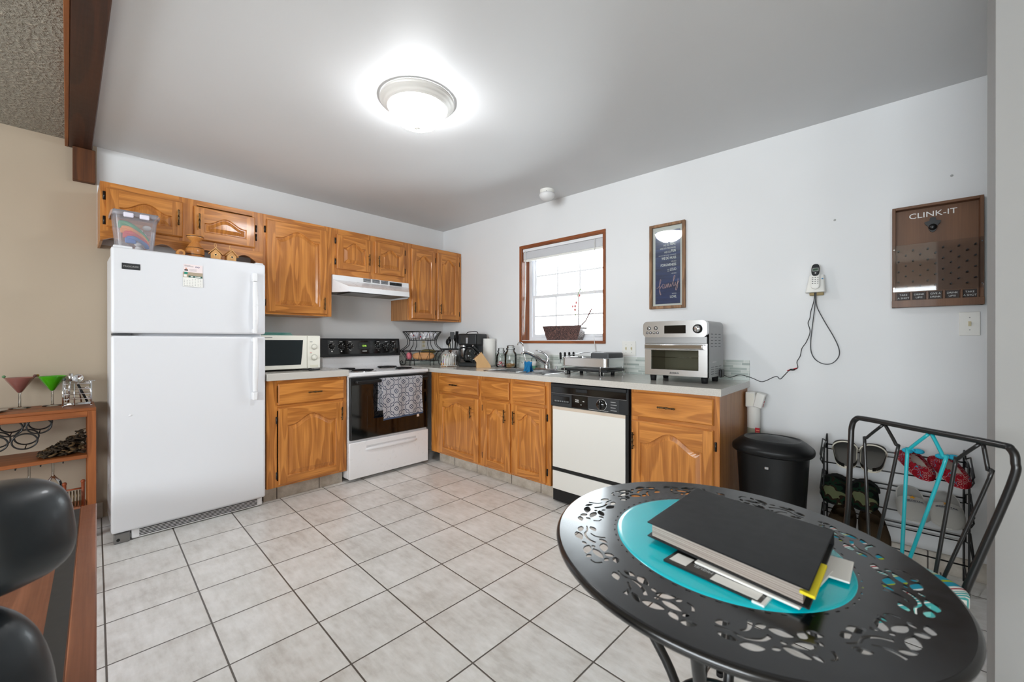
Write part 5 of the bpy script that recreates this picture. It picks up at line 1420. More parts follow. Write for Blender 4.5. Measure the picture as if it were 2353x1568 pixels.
pl_ = [(0, .035), (.010, .033), (.012, .018), (.030, .014), (.026, .002), (.018, -.006), (.014, -.024), (.008, -.036), (0, -.040)]
poly = [(3.993+u, 1.757+v) for u, v in pl_]+[(3.993-u, 1.757+v) for u, v in pl_[::-1][1:-1]]
mb.prism(poly[::-1], frB, .010, .024, blackmet); mb.ball((3.993, -.026, 1.742), .016, blackmet, 14, 8, 1, .7, 1); mb.build('bottle_opener', gb)
mb = MB(); mb.cyl((0, 0, 0), .0035, -.034, black_p, 10, 'y'); pm0 = mb.build('peg', gb, world=False)
kk = 0
for c in range(11):
    for r in range(4):
        x = BX0+.025+c*.0268; z = 1.634-(.024 if c % 2 else 0)-r*.0535
        if z < 1.43: continue
        q = pm0 if kk == 0 else pm0.copy()
        if kk: COL.objects.link(q); q.parent = gb
        q.location = Vector((x, -.010, z))-Vector(gb.location); kk += 1
mb = MB()
lb = pm('slot_label_brown', srgb(46, 28, 20), .5)
wd = (BX1-BX0-2*t)/5
for k in range(5): mb.box(BX0+t+k*wd+.007, BX0+t+(k+1)*wd-.005, -.0125, -.0100, 1.372, 1.418, lb)
sl_ = mb.build('slot_labels', gb)
mb = MB()
for k, (a, b) in enumerate((('TAKE', 'A SHOT'), ('DRINK', 'UP!!!'), ('GIVE A', 'DRINK'), ('DRINK', 'UP!!!'), ('TAKE', 'A SHOT'))):
    x = BX0+t+k*wd+wd/2+.001
    for s_, z in ((a, 1.402), (b, 1.386)): mb.text(s_, .0125, (x, -.013, z), (1, 0, 0), (0, 0, 1), white_t, .0004, 'CENTER')
mb.build('slot_lettering', sl_)
for k in range(1, 5):
    mb = MB(); x = BX0+t+k*wd; mb.box(x-.004, x+.004, -.045, -.010, 1.372, 1.418, board_m, .0008); mb.build('divider', gb)
mb = MB(); mb.box(BX0+.003, BX1-.003, -.0555, -.0535, 1.420, 1.661, thin_glass('clear_acrylic', (.93, .93, .93, 1), 1.5, .03)); ac = mb.build('acrylic_cover', gb)
for x in (BX0+.007, BX1-.007):
    for z in (1.44, 1.64):
        mb = MB(); mb.cyl((x, -.0555, z), .003, -.002, chrome, 10, 'y'); mb.build('screw', ac)
mb = MB(); mb.box(3.905, 3.930, -.0108, -.0100, 1.424, 1.444, pm('tan_sticker', srgb(206, 186, 140), .6)); mb.build('sticker', bk)

# ================================================================ PHONE
ph = thing('telephone_base', 'white wall-mounted cordless phone cradle with trailing cords', 'telephone', (3.52, 0, 1.44))
mb = MB(); mb.box(3.487, 3.553, -.030, -.001, 1.432, 1.47, pm('bracket_tan', srgb(160, 140, 96), .6), .002); mb.build('wall_bracket', ph)
mb = MB()
def fn(u, v):
    a = 2*PI*u; p = .35; sg = lambda x: math.copysign(abs(x)**p, x)
    k = v; hw = .047-.012*k; dep = (.075-.035*k)
    return (3.518+.004*k+hw*sg(math.cos(a)), -.006-dep/2-dep/2*sg(math.sin(a)), 1.447+.100*k)
mb.grid(fn, 36, 8, white_p, closeu=True)
for v in (0, 1): mb.face([fn(i/36, v) for i in range(36)], white_p)
mb.build('cradle', ph)
mb = MB(); mb.box(3.558-.011, 3.558-.003, -.061, -.057, 1.520, 1.526, pm('blue_button', srgb(20, 120, 170), .4)); mb.build('button', ph)
M = Matrix.Translation((3.520, -.083, 1.462)) @ Matrix.Rotation(math.radians(-13), 4, 'X')
hs = thing('cordless_handset', 'white cordless handset with dark faceplate resting in the wall cradle', 'telephone', (3.520, -.083, 1.462))
def hshape(u, v, k=1.0, off=0.0):
    z = .155*u; w_ = (.0235-.004*math.sin(PI*u)+.002*u)*k
    return z, w_
def fn(u, v):
    a = 2*PI*v; sg = lambda x: math.copysign(abs(x)**.5, x); z, w_ = hshape(u, v)
    e = min(1, (1-abs(2*u-1)**8)) ; e = max(e, .02)**.5
    return (w_*e*sg(math.cos(a)), .012*e*sg(math.sin(a)), z)
mb = MB(); mb.grid(fn, 24, 28, white_p, closev=True); mb.xform(M); hb_ = mb.build('shell', hs)
mb = MB(); pts = []
for k in range(28):
    a = 2*PI*k/28; pts.append((.0195*math.copysign(abs(math.cos(a))**.7, math.cos(a)), .112+.036*math.copysign(abs(math.sin(a))**.75, math.sin(a))))
mb.prism(pts, frB, .0115, .0135, black_s); mb.xform(M); fp = mb.build('faceplate', hs)
mb = MB(); mb.box(-.014, .014, -.0142, -.0135, .104, .124, grey_ls, .0003); mb.box(-.0115, .0115, -.0148, -.0140, .107, .121, pm('lcd_green', srgb(64, 84, 70), .3)); mb.xform(M); mb.build('screen', fp)
mb = MB(); mb.ball((0, -.0135, .094), .0055, steel, 12, 6, 1, .3, .7); mb.xform(M); mb.build('navigation_button', fp)
mb = MB()
for r in range(4):
    for c in range(3): mb.ball((-.012+.012*c, -.0118, .066-.0115*r), .0036, grey_p, 8, 5, 1, .35, .6)
mb.xform(M); o_ = mb.build('keypad', hs); o_['kind'] = 'stuff'
mb = MB(); mb.tube(smoothpath([(3.512, -.03, 1.45), (3.508, -.025, 1.40), (3.492, -.012, 1.34), (3.487, -.010, 1.30), (3.478, -.008, 1.27), (3.488, -.008, 1.22), (3.470, -.008, 1.16), (3.448, -.008, 1.12), (3.440, -.008, 1.075), (3.424, -.008, 1.04), (3.428, -.010, 1.005), (3.41, -.016, .992), (3.385, -.010, .985), (3.36, -.010, .955), (3.338, -.010, .930), (3.322, -.010, .945), (3.30, -.010, .938), (3.262, -.010, .915), (3.232, -.012, .908), (3.18, -.014, .930), (3.12, -.03, .945), (3.075, -.08, .930), (3.062, -.15, .945)], 5), .0022, black_p, 6)
mb.ball((3.402, -.018, .992), .006, black_p, 8, 6, 2.6, .8, 1); mb.tube([(3.375, -.016, .985), (3.425, -.016, 1.003)], .0026, red_m, 6)
tag(mb.build('black_cord', None, (3.2, -.01, .92)), 'thin black cord running along the wall from toaster oven to phone cradle', 'cord')
mb = MB(); pts = [(3.516, -.035, 1.45), (3.514, -.03, 1.38), (3.502, -.02, 1.27), (3.492, -.012, 1.17), (3.494, -.010, 1.10), (3.515, -.010, 1.055), (3.553, -.010, 1.032), (3.592, -.010, 1.038), (3.620, -.010, 1.075), (3.622, -.010, 1.12), (3.598, -.012, 1.19), (3.552, -.02, 1.29), (3.522, -.03, 1.37), (3.519, -.035, 1.45)]
mb.tube(smoothpath(pts, 6), .0026, grey_p, 6)
tag(mb.build('grey_cord', None, (3.55, -.01, 1.03)), 'grey cord hanging in a long loop below the phone cradle', 'cord')
for i, (x, z) in enumerate(((3.602, 1.86), (4.06, 1.99))):
    mb = MB(); mb.lathe([(.006, 0), (.005, -.002), (.002, -.001), (0, -.0005)], (x, -.0005, z), grey_ls, 12, 'y')
    tag(mb.build('wall_anchor', None, (x, 0, z)), 'small grey screw anchor in the wall '+('left of the game board' if i == 0 else 'above the game board'), 'screw anchor')

# ================================================================ TRASH BIN
tb = thing('trash_bin', 'black plastic step trash bin with domed lid at the counter end', 'trash can', (3.365, -.40, 0))
def oval(a, b, k=2.6):
    def f(t): 
        c, s_ = math.cos(t), math.sin(t); return (a*math.copysign(abs(c)**(2/k), c), b*math.copysign(abs(s_)**(2/k), s_))
    return f
mb = MB(); blk = pm('bin_plastic', srgb(17, 18, 19), .38, spec=.35)
def fn(u, v):
    a = .135+.030*v; b = .112+.022*v; x, y = oval(a, b)(2*PI*u); return (3.365+x, -.40+y, .01+.555*v)
mb.grid(fn, 48, 6, blk, closeu=True); mb.face([fn(i/48, 0) for i in range(48)], blk); mb.build('body', tb)
mb = MB()
LP = [(.93, .560), (1.0, .566), (1.045, .574), (1.055, .586), (1.04, .598), (.97, .611), (.86, .627), (.75, .640), (.71, .640), (.69, .635), (.40, .646), (0, .650)]
def fn(u, v):
    i = v*(len(LP)-1); k, z = LP[int(round(i))]; x, y = oval(.180, .148, 2.4)(2*PI*u); return (3.365+x*k, -.40+y*k, z)
mb.grid(fn, 56, len(LP), blk, closeu=True); mb.build('lid', tb)
mb = MB(); mb.box(3.365-.010, 3.365+.010, -.40-.140, -.40-.134, .500, .514, chrome, .002)
mb.xform(Matrix.Identity(4)); mb.build('latch', tb)
mb = MB(); mb.box(3.33, 3.40, -.56, -.50, .005, .022, blk, .004); mb.build('pedal', tb)
# canister on the wall behind the bin
wc = thing('wall_canister', 'white canister with a red-striped label hanging beside the end cabinet', 'canister', (3.212, -.06, .55))
mb = MB(); mb.lathe([(0, 0), (.036, 0), (.036, .20), (.028, .215), (0, .216)], (3.207, -.062, .56), paper, 28); mb.build('canister', wc)
mb = MB(); mb.lathe([(.0364, .015), (.0364, .062)], (3.207, -.062, .56), pm('green_speckle', srgb(150, 150, 132), .7), 28); mb.build('grey_band', wc)
mb = MB()
for i in range(3): 
    a0 = -PI*.28
    for k in range(5): pass
mb.box(3.222, 3.247, -.104, -.0985, .575, .628, red_m, .001); 
for i in range(3): mb.box(3.228, 3.246, -.1048, -.104, .583+i*.014, .588+i*.014, pm('label_peach', srgb(240, 150, 120), .6) if i == 0 else MATS['label_peach'])
mb.build('red_label', wc)
mb = MB(); mb.box(3.168, 3.222, -.10, -.03, .752, .846, white_p, .004); mb.box(3.176, 3.214, -.1008, -.099, .762, .838, cream_p); mb.build('bracket_box', wc)
mb = MB(); mb.box(-.024, .024, -.030, .030, -.045, .045, white_p, .004); mb.xform(Matrix.Translation((3.243, -.075, .797)) @ Matrix.Rotation(math.radians(14), 4, 'Y')); mb.build('tilted_box', wc)
mb = MB(); mb.text('D', .022, (0.0243, .004, .012), (0, 1, 0), (0, 0, 1), dark_t, .0005, 'CENTER'); mb.box(.0242, .0248, -.008, .008, -.010, .004, red_m); mb.box(.0242, .0248, -.006, .01, -.036, -.016, red_m)
mb.xform(Matrix.Translation((3.243, -.075, .797)) @ Matrix.Rotation(math.radians(14), 4, 'Y')); mb.build('box_print', wc)

# ================================================================ SHOE RACK
sr = thing('shoe_rack', 'black wire shoe rack with slanted tiers against the right wall', 'shoe rack', (3.83, -.13, 0))
SXL, SXR = 3.572, 4.098
tiers = [(.565, .510), (.392, .325), (.203, .135)]
for k, (zb, zf) in enumerate(tiers):
    mb = MB()
    mb.tube([(SXL, -.045, zb+.012), (SXR, -.045, zb+.012)], .0035, blackmet, 7); mb.tube([(SXL, -.048, zb-.012), (SXR, -.048, zb-.012)], .003, blackmet, 7)
    mb.tube([(SXL, -.200, zf), (SXR, -.200, zf)], .0035, blackmet, 7)
    mb.build('tier_rails', sr)
for x, s_ in ((SXL, -1), (SXR, 1)):
    mb = MB()
    mb.tube(smoothpath([(x, -.040, 0), (x, -.040, .50), (x, -.042, .615), (x, -.06, .635), (x, -.10, .60)], 5), .0042, blackmet, 7)
    mb.tube(smoothpath([(x, -.215, 0), (x, -.215, .50), (x, -.205, .56), (x, -.18, .60), (x, -.10, .60)], 5), .0042, blackmet, 7)
    for k, (zb, zf) in enumerate(tiers):
        mb.tube([(x+s_*.006, -.045, zb+.03), (x+s_*.018, -.075, zb+.045), (x+s_*.018, -.19, zf+.035), (x+s_*.006, -.21, zf+.015), (x+s_*.006, -.20, zf-.01), (x+s_*.018, -.18, zf+.005), (x+s_*.018, -.075, zb-.005), (x+s_*.006, -.045, zb-.01)], .0035, blackmet, 6, True)
    mb.tube([(x, -.04, .09), (x, -.215, .03)], .0035, blackmet, 6)
    mb.build('side_frame', sr)
# ---- shoes
def hwid(s_, W, heel=.80):
    return W/2*(heel+(1-heel)*min(1, s_*1.5))*max(0.0, 1-abs(2*s_-1)**5)**.5
def shoe(name, label, x, y, z, yaw, slope, W, L, kind, grp):
    t = thing(name, label, 'shoe', (x, y, z), 0, grp)
    t.rotation_euler = (slope, 0, yaw)
    return t
def sole(t, W, L, th, m, name='sole'):
    mb = MB(); n = 32; pts = []
    for k in range(n+1): s_ = k/n; pts.append((hwid(s_, W), (s_-.5)*L))
    pts += [(-a, b) for a, b in pts[::-1][1:-1]]
    mb.prism(pts, frW, 0, th, m); return mb.build(name, t, world=False)
def upper_(t, W, L, th, s0, m, hgt, name='upper', skip=None, heelh=0.0):
    mb = MB()
    def fn(u, v):
        s_ = s0+(0.995-s0)*u; a = PI*v; w_ = hwid(s_, W)*1.02
        h = hgt*(math.sin(min(1, (1-s_)/.42)*PI/2)**.7)
        if heelh: h = max(h, heelh*(1-min(1, s_/.5)))
        if heelh: h *= min(1.0, s_/.09)**.6
        h = max(h, .004)
        return (w_*math.cos(a)*(1+.05*math.sin(a)), (s_-.5)*L, th+h*math.sin(a)**.8 if 0 < v < 1 else th*.5)
    mb.grid(fn, 22, 22, m, skip=skip)
    bmesh.ops.solidify(mb.bm, geom=mb.bm.faces[:], thickness=.003)
    return mb.build(name, t, world=False)
slope = math.atan2(.060, .152)
zt1, zt2, zt3 = .545, .365, .178
gsole = pm('grey_felt', srgb(88, 86, 82), .9); piping = pm('cream_piping', srgb(222, 216, 200), .7)
for i, (x, yw) in enumerate(((3.657, .10), (3.768, -.06))):
    t = shoe('slipper', ['grey open slipper with cream piping, left of the pair on the top tier', 'grey open slipper with cream piping, right of the pair on the top tier'][i], x, -.135, zt1, yw, slope, .10, .25, 'g', 'grey slippers on the top tier')
    sole(t, .104, .24, .014, piping); mb = MB(); mb2 = None
    sole(t, .094, .228, .0165, gsole, 'insole')
    upper_(t, .104, .24, .010, .66, gsole, .055)
    mb = MB(); s_ = .66; w_ = hwid(s_, .104)
    mb.tube([(w_*1.05*math.cos(a), (s_-.5)*.24-.002, .010+.055*max(0, math.sin(a))**.8) for a in [PI*k/14 for k in range(15)]], .0035, piping, 6); mb.build('piping', t, world=False)
    mb = MB()
    n = 26
    for k in range(n):
        s0_, s1_ = .70*k/n, .70*(k+1)/n
        for sg in (-1, 1):
            a = [(sg*hwid(s, .104), (s-.5)*.24) for s in (max(.004, s0_), max(.004, s1_))]
            hh = [.012+.026*(1-abs(s/.7-.5)*.6) for s in (s0_, s1_)]
            mb.face([(a[0][0], a[0][1], .01), (a[1][0], a[1][1], .01), (a[1][0]*1.02, a[1][1], hh[1]), (a[0][0]*1.02, a[0][1], hh[0])], gsole, True)
    bmesh.ops.solidify(mb.bm, geom=mb.bm.faces[:], thickness=.004); mb.build('side_wall', t, world=False)
def mk():
    m = MM('red_folk_print', .85)
    v = m.vor(m.vec(m.x, m.y, m.z), 55); v2 = m.vor(m.vec(m.x+.3, m.y, m.z+.2), 38, out='Color')
    sp = m.t.nodes.new('ShaderNodeSeparateColor'); m.t.links.new(v2.s, sp.inputs[0]); cc = S(m.t, sp.outputs[0])
    pat = (v*3.2).fract().lt(.22)
    c2 = m.ramp(cc, [(0, srgb(232, 196, 190)), (.4, srgb(90, 160, 186)), (.7, srgb(120, 10, 24)), (1, srgb(240, 210, 170))], 'CONSTANT')
    m.color(m.mix(pat, srgb(184, 18, 42), c2)); return m.m
redp = mk(); tealf = pm('teal_felt', srgb(40, 176, 210), .9); cream_f = pm('cream_lining', srgb(214, 208, 196), .95)
for i, (x, y, yw) in enumerate(((3.925, -.12, .42), (4.040, -.155, .36))):
    t = shoe('house_shoe', ['red patterned slipper with teal bow, left of the pair on the top tier', 'red patterned slipper with teal bow, right of the pair on the top tier'][i], x, y, zt1-.004, yw, slope, .095, .23, 'r', 'red patterned slippers')
    sole(t, .098, .232, .010, redp); sole(t, .085, .215, .012, cream_f, 'lining')
    upper_(t, .100, .234, .006, .004, redp, .046, skip=lambda u, v: ((u-.38)/.20)**2+((v-.5)/.17)**2 < 1, heelh=.042)
    mb = MB()
    for sg in (-1, 1): mb.ball((sg*.022, .038, .062), .021, tealf, 12, 8, 1.1, .85, .5)
    mb.ball((0, .038, .066), .009, tealf, 8, 6); mb.build('bow', t, world=False)
def mk():
    m = MM('camouflage', .9)
    n = m.noise(m.vec(m.x, m.y, m.z), 16, 1.5, .5, .8)
    m.color(m.ramp(n, [(0, srgb(12, 14, 12)), (.44, srgb(24, 60, 40)), (.53, srgb(58, 42, 30)), (.60, srgb(142, 150, 112))], 'CONSTANT')); return m.m
camo = mk(); dkfuz = pm('black_fleece', srgb(16, 17, 16), .98)
for i, x in enumerate((3.617, 3.737)):
    t = shoe('slipper', ['camouflage closed slipper, left of the pair on the middle tier', 'camouflage closed slipper, right of the pair on the middle tier'][i], x, -.150-.01*i, zt2-.008, PI, -slope, .108, .26, 'c', 'camouflage slippers')
    sole(t, .112, .26, .012, dkfuz); sole(t, .10, .245, .018, dkfuz, 'fleece_lining'); upper_(t, .114, .262, .008, .40, camo, .062)
    mb = MB(); w_ = hwid(.40, .114)
    mb.tube([(w_*1.04*math.cos(a), -.10*.262, .012+.060*max(0, math.sin(a))**.8) for a in [PI*k/14 for k in range(15)]], .008, dkfuz, 7); mb.build('cuff', t, world=False)
def drape(mb):
    for v in mb.bm.verts:
        s_ = v.co.y/.272+.5; w_ = hwid(s_, .118)*1.02
        h = .040*(math.sin(min(1, (1-s_)/.42)*PI/2)**.7); c = max(-.98, min(.98, v.co.x/w_))
        v.co.z = .005+h*(1-c*c)**.4+.0032
whs = pm('white_terry', srgb(214, 213, 208), .9); greyl = pm('grey_lining', srgb(176, 176, 172), .9)
for i, (x, yw) in enumerate(((3.912, PI+.10), (4.030, PI-.02))):
    t = shoe('hotel_slipper', ['white hotel slipper with star emblem, left of the pair on the middle tier', 'white hotel slipper with star emblem, right of the pair on the middle tier'][i], x, -.152, zt2-.006, yw, -slope, .11, .27, 'h', 'white hotel slippers')
    sole(t, .116, .272, .007, whs); sole(t, .104, .258, .009, greyl, 'insole'); u_ = upper_(t, .118, .272, .005, .50, whs, .040)
    mb = MB()
    # emblem laid on the front of the upper: local -y side faces the heel, text reads from the toe
    zc = .046
    st5 = []
    for k in range(10):
        r_ = .014 if k % 2 == 0 else .006; a = PI/2+k*PI/5+.2; st5.append((-.0+r_*math.cos(a), .012+.0-r_*math.sin(a)))
    mb.prism(st5, lambda u, v, n: (u, v, n), zc-.002, zc, pm('emblem_gold', srgb(236, 176, 44), .5) if i == 0 else MATS['emblem_gold']); drape(mb); mb.build('star_emblem', t, world=False)
    mb = MB(); mb.text('IBEROSTAR', .0125, (0, .040, zc-.0035), (-1, 0, 0), (0, -1, 0), pm('emblem_navy', srgb(36, 44, 80), .6) if i == 0 else MATS['emblem_navy'], .001, 'CENTER', sx=1.15, fat=.0003); mb.text('HOTELS & RESORTS', .0048, (0, .046, zc-.0045), (-1, 0, 0), (0, -1, -.10), MATS['emblem_navy'], .002, 'CENTER'); drape(mb); mb.build('emblem_lettering', t, world=False)
brf = pm('brown_fleece', srgb(88, 70, 50), .95)
for i, (x, yw) in enumerate(((3.645, PI-.1), (3.770, PI+.15))):
    t = shoe('slipper', ['dark brown fleece slipper, left of the pair on the lowest tier', 'dark brown fleece slipper, right of the pair on the lowest tier'][i], x, -.155, zt3-.006, yw, -slope, .115, .26, 'b', 'brown fleece slippers')
    sole(t, .118, .262, .014, brf); upper_(t, .120, .264, .008, .004, brf, .075, skip=lambda u, v: ((u-.30)/.27)**2+((v-.5)/.30)**2 < 1, heelh=.060)

# ================================================================ BISTRO TABLE
TC = Vector((3.549, -1.994, 0)); TZ = .720
ang = math.atan2(.6346, -.7728)
TM = Matrix.Translation((TC.x, TC.y, 0)) @ Matrix.Rotation(ang, 4, 'Z') @ Matrix.Diagonal((1.035, .955, 1, 1)) @ Matrix.Rotation(-ang, 4, 'Z')
R0 = .373
bt = thing('bistro_table', 'black metal bistro table with cut-out leaf border and teal centre', 'table', (TC.x, TC.y, 0))
def poly_plate(splines, z, th):
    cu = bpy.data.curves.new('p', 'CURVE'); cu.dimensions = '2D'; cu.fill_mode = 'BOTH'; cu.extrude = th/2
    for pts in splines:
        sp = cu.splines.new('POLY'); sp.points.add(len(pts)-1); sp.use_cyclic_u = True
        for i, p in enumerate(pts): sp.points[i].co = (p[0], p[1], 0, 1)
    o = bpy.data.objects.new('p', cu); me = bpy.data.meshes.new_from_object(o)
    bpy.data.objects.remove(o); bpy.data.curves.remove(cu)
    return me
circ = lambda r, n: [(r*math.cos(2*PI*k/n), r*math.sin(2*PI*k/n)) for k in range(n)]
rm = .302
def leaf(s0, t0, L, W, a):
    a = math.radians(a); out = []
    n = 9
    for side in (1, -1):
        rng = range(n) if side == 1 else range(n, 0, -1)
        for k in rng:
            q = k/n; x = (q-.5)*L; y = side*W/2*math.sin(PI*q)**.75*(1.15-.35*q)
            out.append((s0+x*math.cos(a)-y*math.sin(a), t0+x*math.sin(a)+y*math.cos(a)))
    return out
def strip(pts, w0, w1):
    P_ = smoothpath([(p[0], p[1], 0) for p in pts], 5); L_, R_ = [], []
    for i, p in enumerate(P_):
        t_ = (P_[min(i+1, len(P_)-1)]-P_[max(i-1, 0)]).normalized(); n_ = Vector((-t_.y, t_.x, 0)); w_ = 1.25*(w0+(w1-w0)*i/(len(P_)-1))/2
        L_.append(p+n_*w_); R_.append(p-n_*w_)
    return [(p.x, p.y) for p in L_+R_[::-1]]
def _pip(p, P):
    c = False; j = len(P)-1
    for i in range(len(P)):
        if (P[i][1] > p[1]) != (P[j][1] > p[1]) and p[0] < (P[j][0]-P[i][0])*(p[1]-P[i][1])/(P[j][1]-P[i][1])+P[i][0]: c = not c
        j = i
    return c
def _segd(p, a, b):
    vx, vy = b[0]-a[0], b[1]-a[1]; t_ = max(0, min(1, ((p[0]-a[0])*vx+(p[1]-a[1])*vy)/(vx*vx+vy*vy+1e-9)))
    return math.hypot(p[0]-a[0]-t_*vx, p[1]-a[1]-t_*vy)
def _clash(A, B, m_):
    for P, Q in ((A, B), (B, A)):
        for p in P:
            if _pip(p, Q) or min(_segd(p, Q[i-1], Q[i]) for i in range(len(Q))) < m_: return True
    return False
TS = 1.17
motif = [strip([(p[0], p[1]*TS) for p in q], a, b) for q, a, b in (([(-84, 4), (-62, 3), (-42, 9), (-18, 5), (-2, -6)], 2.4, 6.5), ([(-47, -3), (-35, -9), (-28, -20), (-26, -30)], 2.6, 7.5), ([(62, 24), (74, 20), (78, 8)], 2.4, 4.5))]
for s0, t0, L, W, a in ((24, 17, 28, 13, 28), (20, -17, 30, 14, 15), (43, 2, 34, 14, -8), (-34, 22, 27, 14, -12), (-66, 17, 24, 12, 12), (-10, -23, 27, 13, -30), (-72, -9, 20, 11, -25), (-2, 16, 22, 12, -25), (14, 2, 15, 11, 0), (48, 22, 18, 11, 60), (54, -17, 17, 11, -40), (70, -4, 15, 10, 60), (78, -20, 19, 11, 20)):
    for k in range(14):
        f_ = 1.40-.05*k; c_ = leaf(s0, t0*TS, L*f_, W*f_, a)
        ng = [[(x+o_, -y) for x, y in q] for q in motif+[c_] for o_ in (-196.0, 196.0)]
        if max(abs(y) for x, y in c_) < 49 and not any(_clash(c_, q, 2.0) for q in motif+ng):
            motif.append(c_); break
splines = [circ(R0, 120), circ(.2315, 96)]
def polar(p, a0, flip):
    s_, t_ = p[0]/1000*.96, p[1]/1000
    if flip: t_ = -t_
    a = a0+s_/rm; r = rm+t_
    return (r*math.cos(a), r*math.sin(a))
for k in range(10):
    for sp in motif: splines.append([polar(p, 2*PI*k/10+.15, k % 2) for p in sp])
for k in range(60):
    a = 2*PI*k/60; r = .2385; d = .0045; e_ = .0016
    splines.append([((r+v)*math.cos(a+u/r), (r+v)*math.sin(a+u/r)) for u, v in ((-d, -e_), (d, -e_+.001), (d, e_), (-d, e_))])
me = poly_plate(splines, TZ, .003)
blk_t = pm('black_enamel_metal', srgb(7, 7, 8), .21, spec=.85)
mb = MB(); vs = [mb.bm.verts.new(v.co+Vector((0, 0, TZ-.0015))) for v in me.vertices]; mb.mi(blk_t)
for p in me.polygons:
    try: mb.bm.faces.new([vs[i] for i in p.vertices])
    except ValueError: pass
mb.lathe([(R0-.002, .0), (R0+.004, -.002), (R0+.008, -.008), (R0+.006, -.016), (R0-.002, -.020), (R0-.008, -.018), (R0-.006, -.010)], (0, 0, TZ), blk_t, 120)
mb.xform(TM); top_ = mb.build('tabletop', bt)
bpy.data.meshes.remove(me)
mb = MB(); mb.lathe([(0, .0016), (.222, .0016), (.2305, .0008), (.2345, -.001), (.2345, -.004), (0, -.004)], (0, 0, TZ), teal_top, 96); mb.xform(TM); mb.build('teal_disc', bt)
mb = MB(); mb.lathe([(.19, -.004), (.20, -.012), (.205, -.012), (.205, -.004)], (0, 0, TZ), blk_t, 60); mb.xform(TM); mb.build('support_ring', bt)
for k in range(4):
    a = math.radians(6+90*k); d = Vector((math.cos(a), math.sin(a), 0))
    mb = MB(); f_ = lambda r, z: (TC.x+d.x*r, TC.y+d.y*r, z)
    mb.tube(smoothpath([f_(.27, TZ-.022), f_(.255, .66), f_(.20, .52), f_(.11, .38), f_(.085, .28), (f_(.13, .17)), f_(.24, .05), f_(.28, .012)], 6), .0115, blackmet, 10)
    mb.tube(smoothpath([f_(.26, .64), f_(.20, .655), f_(.165, .61), f_(.175, .55), f_(.205, .53)], 6), .006, blackmet, 8)
    mb.cyl(f_(.28, 0), .014, .014, black_rub, 10)
    mb.build('leg', bt)
mb = MB(); mb.tube([(TC.x+.095*math.cos(2*PI*k/32), TC.y+.095*math.sin(2*PI*k/32), .33) for k in range(32)], .007, blackmet, 8, True); mb.build('brace_ring', bt)

# things on the table
TT = TZ+.0018
nb = thing('binder', 'thick black binder lying on the teal centre of the table', 'binder', (3.587, -1.992, TT+.010), 0)
SH = Matrix(((math.cos(math.radians(12)), math.sin(math.radians(2)), 0, 0), (-math.sin(math.radians(12)), math.cos(math.radians(2)), 0, 0), (0, 0, 1, 0), (0, 0, 0, 1)))
bnd = pm('binder_cover', srgb(20, 21, 23), .45, spec=.35)
mb = MB(); mb.box(-.158, .150, -.148, .142, .030, .033, bnd, .0015, 2); mb.xform(SH); mb.build('front_cover', nb, world=False)
mb = MB(); mb.box(-.158, .150, -.148, .142, 0, .003, black_s, .0012); mb.xform(SH); mb.build('back_cover', nb, world=False)
mb = MB(); mb.box(-.158, .150, .139, .142, .002, .031, black_s, .001); mb.xform(SH); mb.build('spine', nb, world=False)
def mk():
    m = MM('page_edges', .85); n = m.noise(m.vec(m.x*2, m.y*2, m.z*900), 1, 1); m.color(m.ramp(n, [(.3, srgb(110, 98, 92)), (.7, srgb(196, 184, 174))])); return m.m
mb = MB(); mb.box(-.148, .140, -.142, .139, .0035, .0295, mk()); mb.xform(SH); mb.build('pages', nb, world=False)
mb = MB(); mb.box(.136, .158, -.150, -.02, .022, .027, yellow_m, .001); mb.xform(SH); mb.build('yellow_divider', nb, world=False)
R_ = Matrix.Translation(nb.location) @ Matrix.Rotation(math.radians(-7), 4, 'Z')
mb = MB(); mb.box(-.02, .158, -.156, .02, -.0045, -.0005, paper, .001); mb.xform(R_ @ Matrix.Rotation(math.radians(-3), 4, 'Z'))
tag(mb.build('paper_stack', None, R_ @ Vector((.1, -.07, -.004))), 'white papers sticking out under the right side of the binder', 'paper')
mb = MB(); mb.box(.10, .185, -.03, .065, -.0045, -.001, paper, .001); mb.xform(R_ @ Matrix.Rotation(math.radians(6), 4, 'Z'))
tag(mb.build('envelope', None, R_ @ Vector((.14, .02, -.004))), 'white envelope sticking out under the far right corner of the binder', 'paper')
mg = thing('magazine', 'glossy dark and white brochure sticking out under the front of the binder', 'magazine', (3.575, -2.12, TT), math.radians(-8))
mb = MB(); mb.box(-.080, .098, -.058, .10, 0, .0045, pm('brochure_black', srgb(36, 35, 34), .3, coat=.4), .0008); mb.build('cover', mg, world=False)
mb = MB(); mb.box(.012, .092, -.055, -.030, .0046, .0050, paper, 0); mb.box(.085, .104, -.061, .09, -.000, .0035, paper, 0); mb.build('white_band', mg, world=False)
mb = MB(); mb.box(-.072, -.038, -.048, -.014, .0046, .0050, paper); mb.build('blank_square', mg, world=False)
mb = MB(); mb.text('MIGUEL', .011, (.008, -.030, .0048), (-1, .0, 0), (0, -1, 0), grey_ls, .0004)
for i in range(3): mb.box(-.030, .004, -.026+i*.006, -.0245+i*.006, .0046, .0049, grey_ls)
mb.box(-.004, .010, -.010, -.004, .0046, .0049, pm('green_print', srgb(60, 160, 80), .6)); mb.text('ABOUT', .010, (.082, -.020, .0048), (-1, 0, 0), (0, -1, 0), grey_p, .0004); mb.build('brochure_print', mg, world=False)

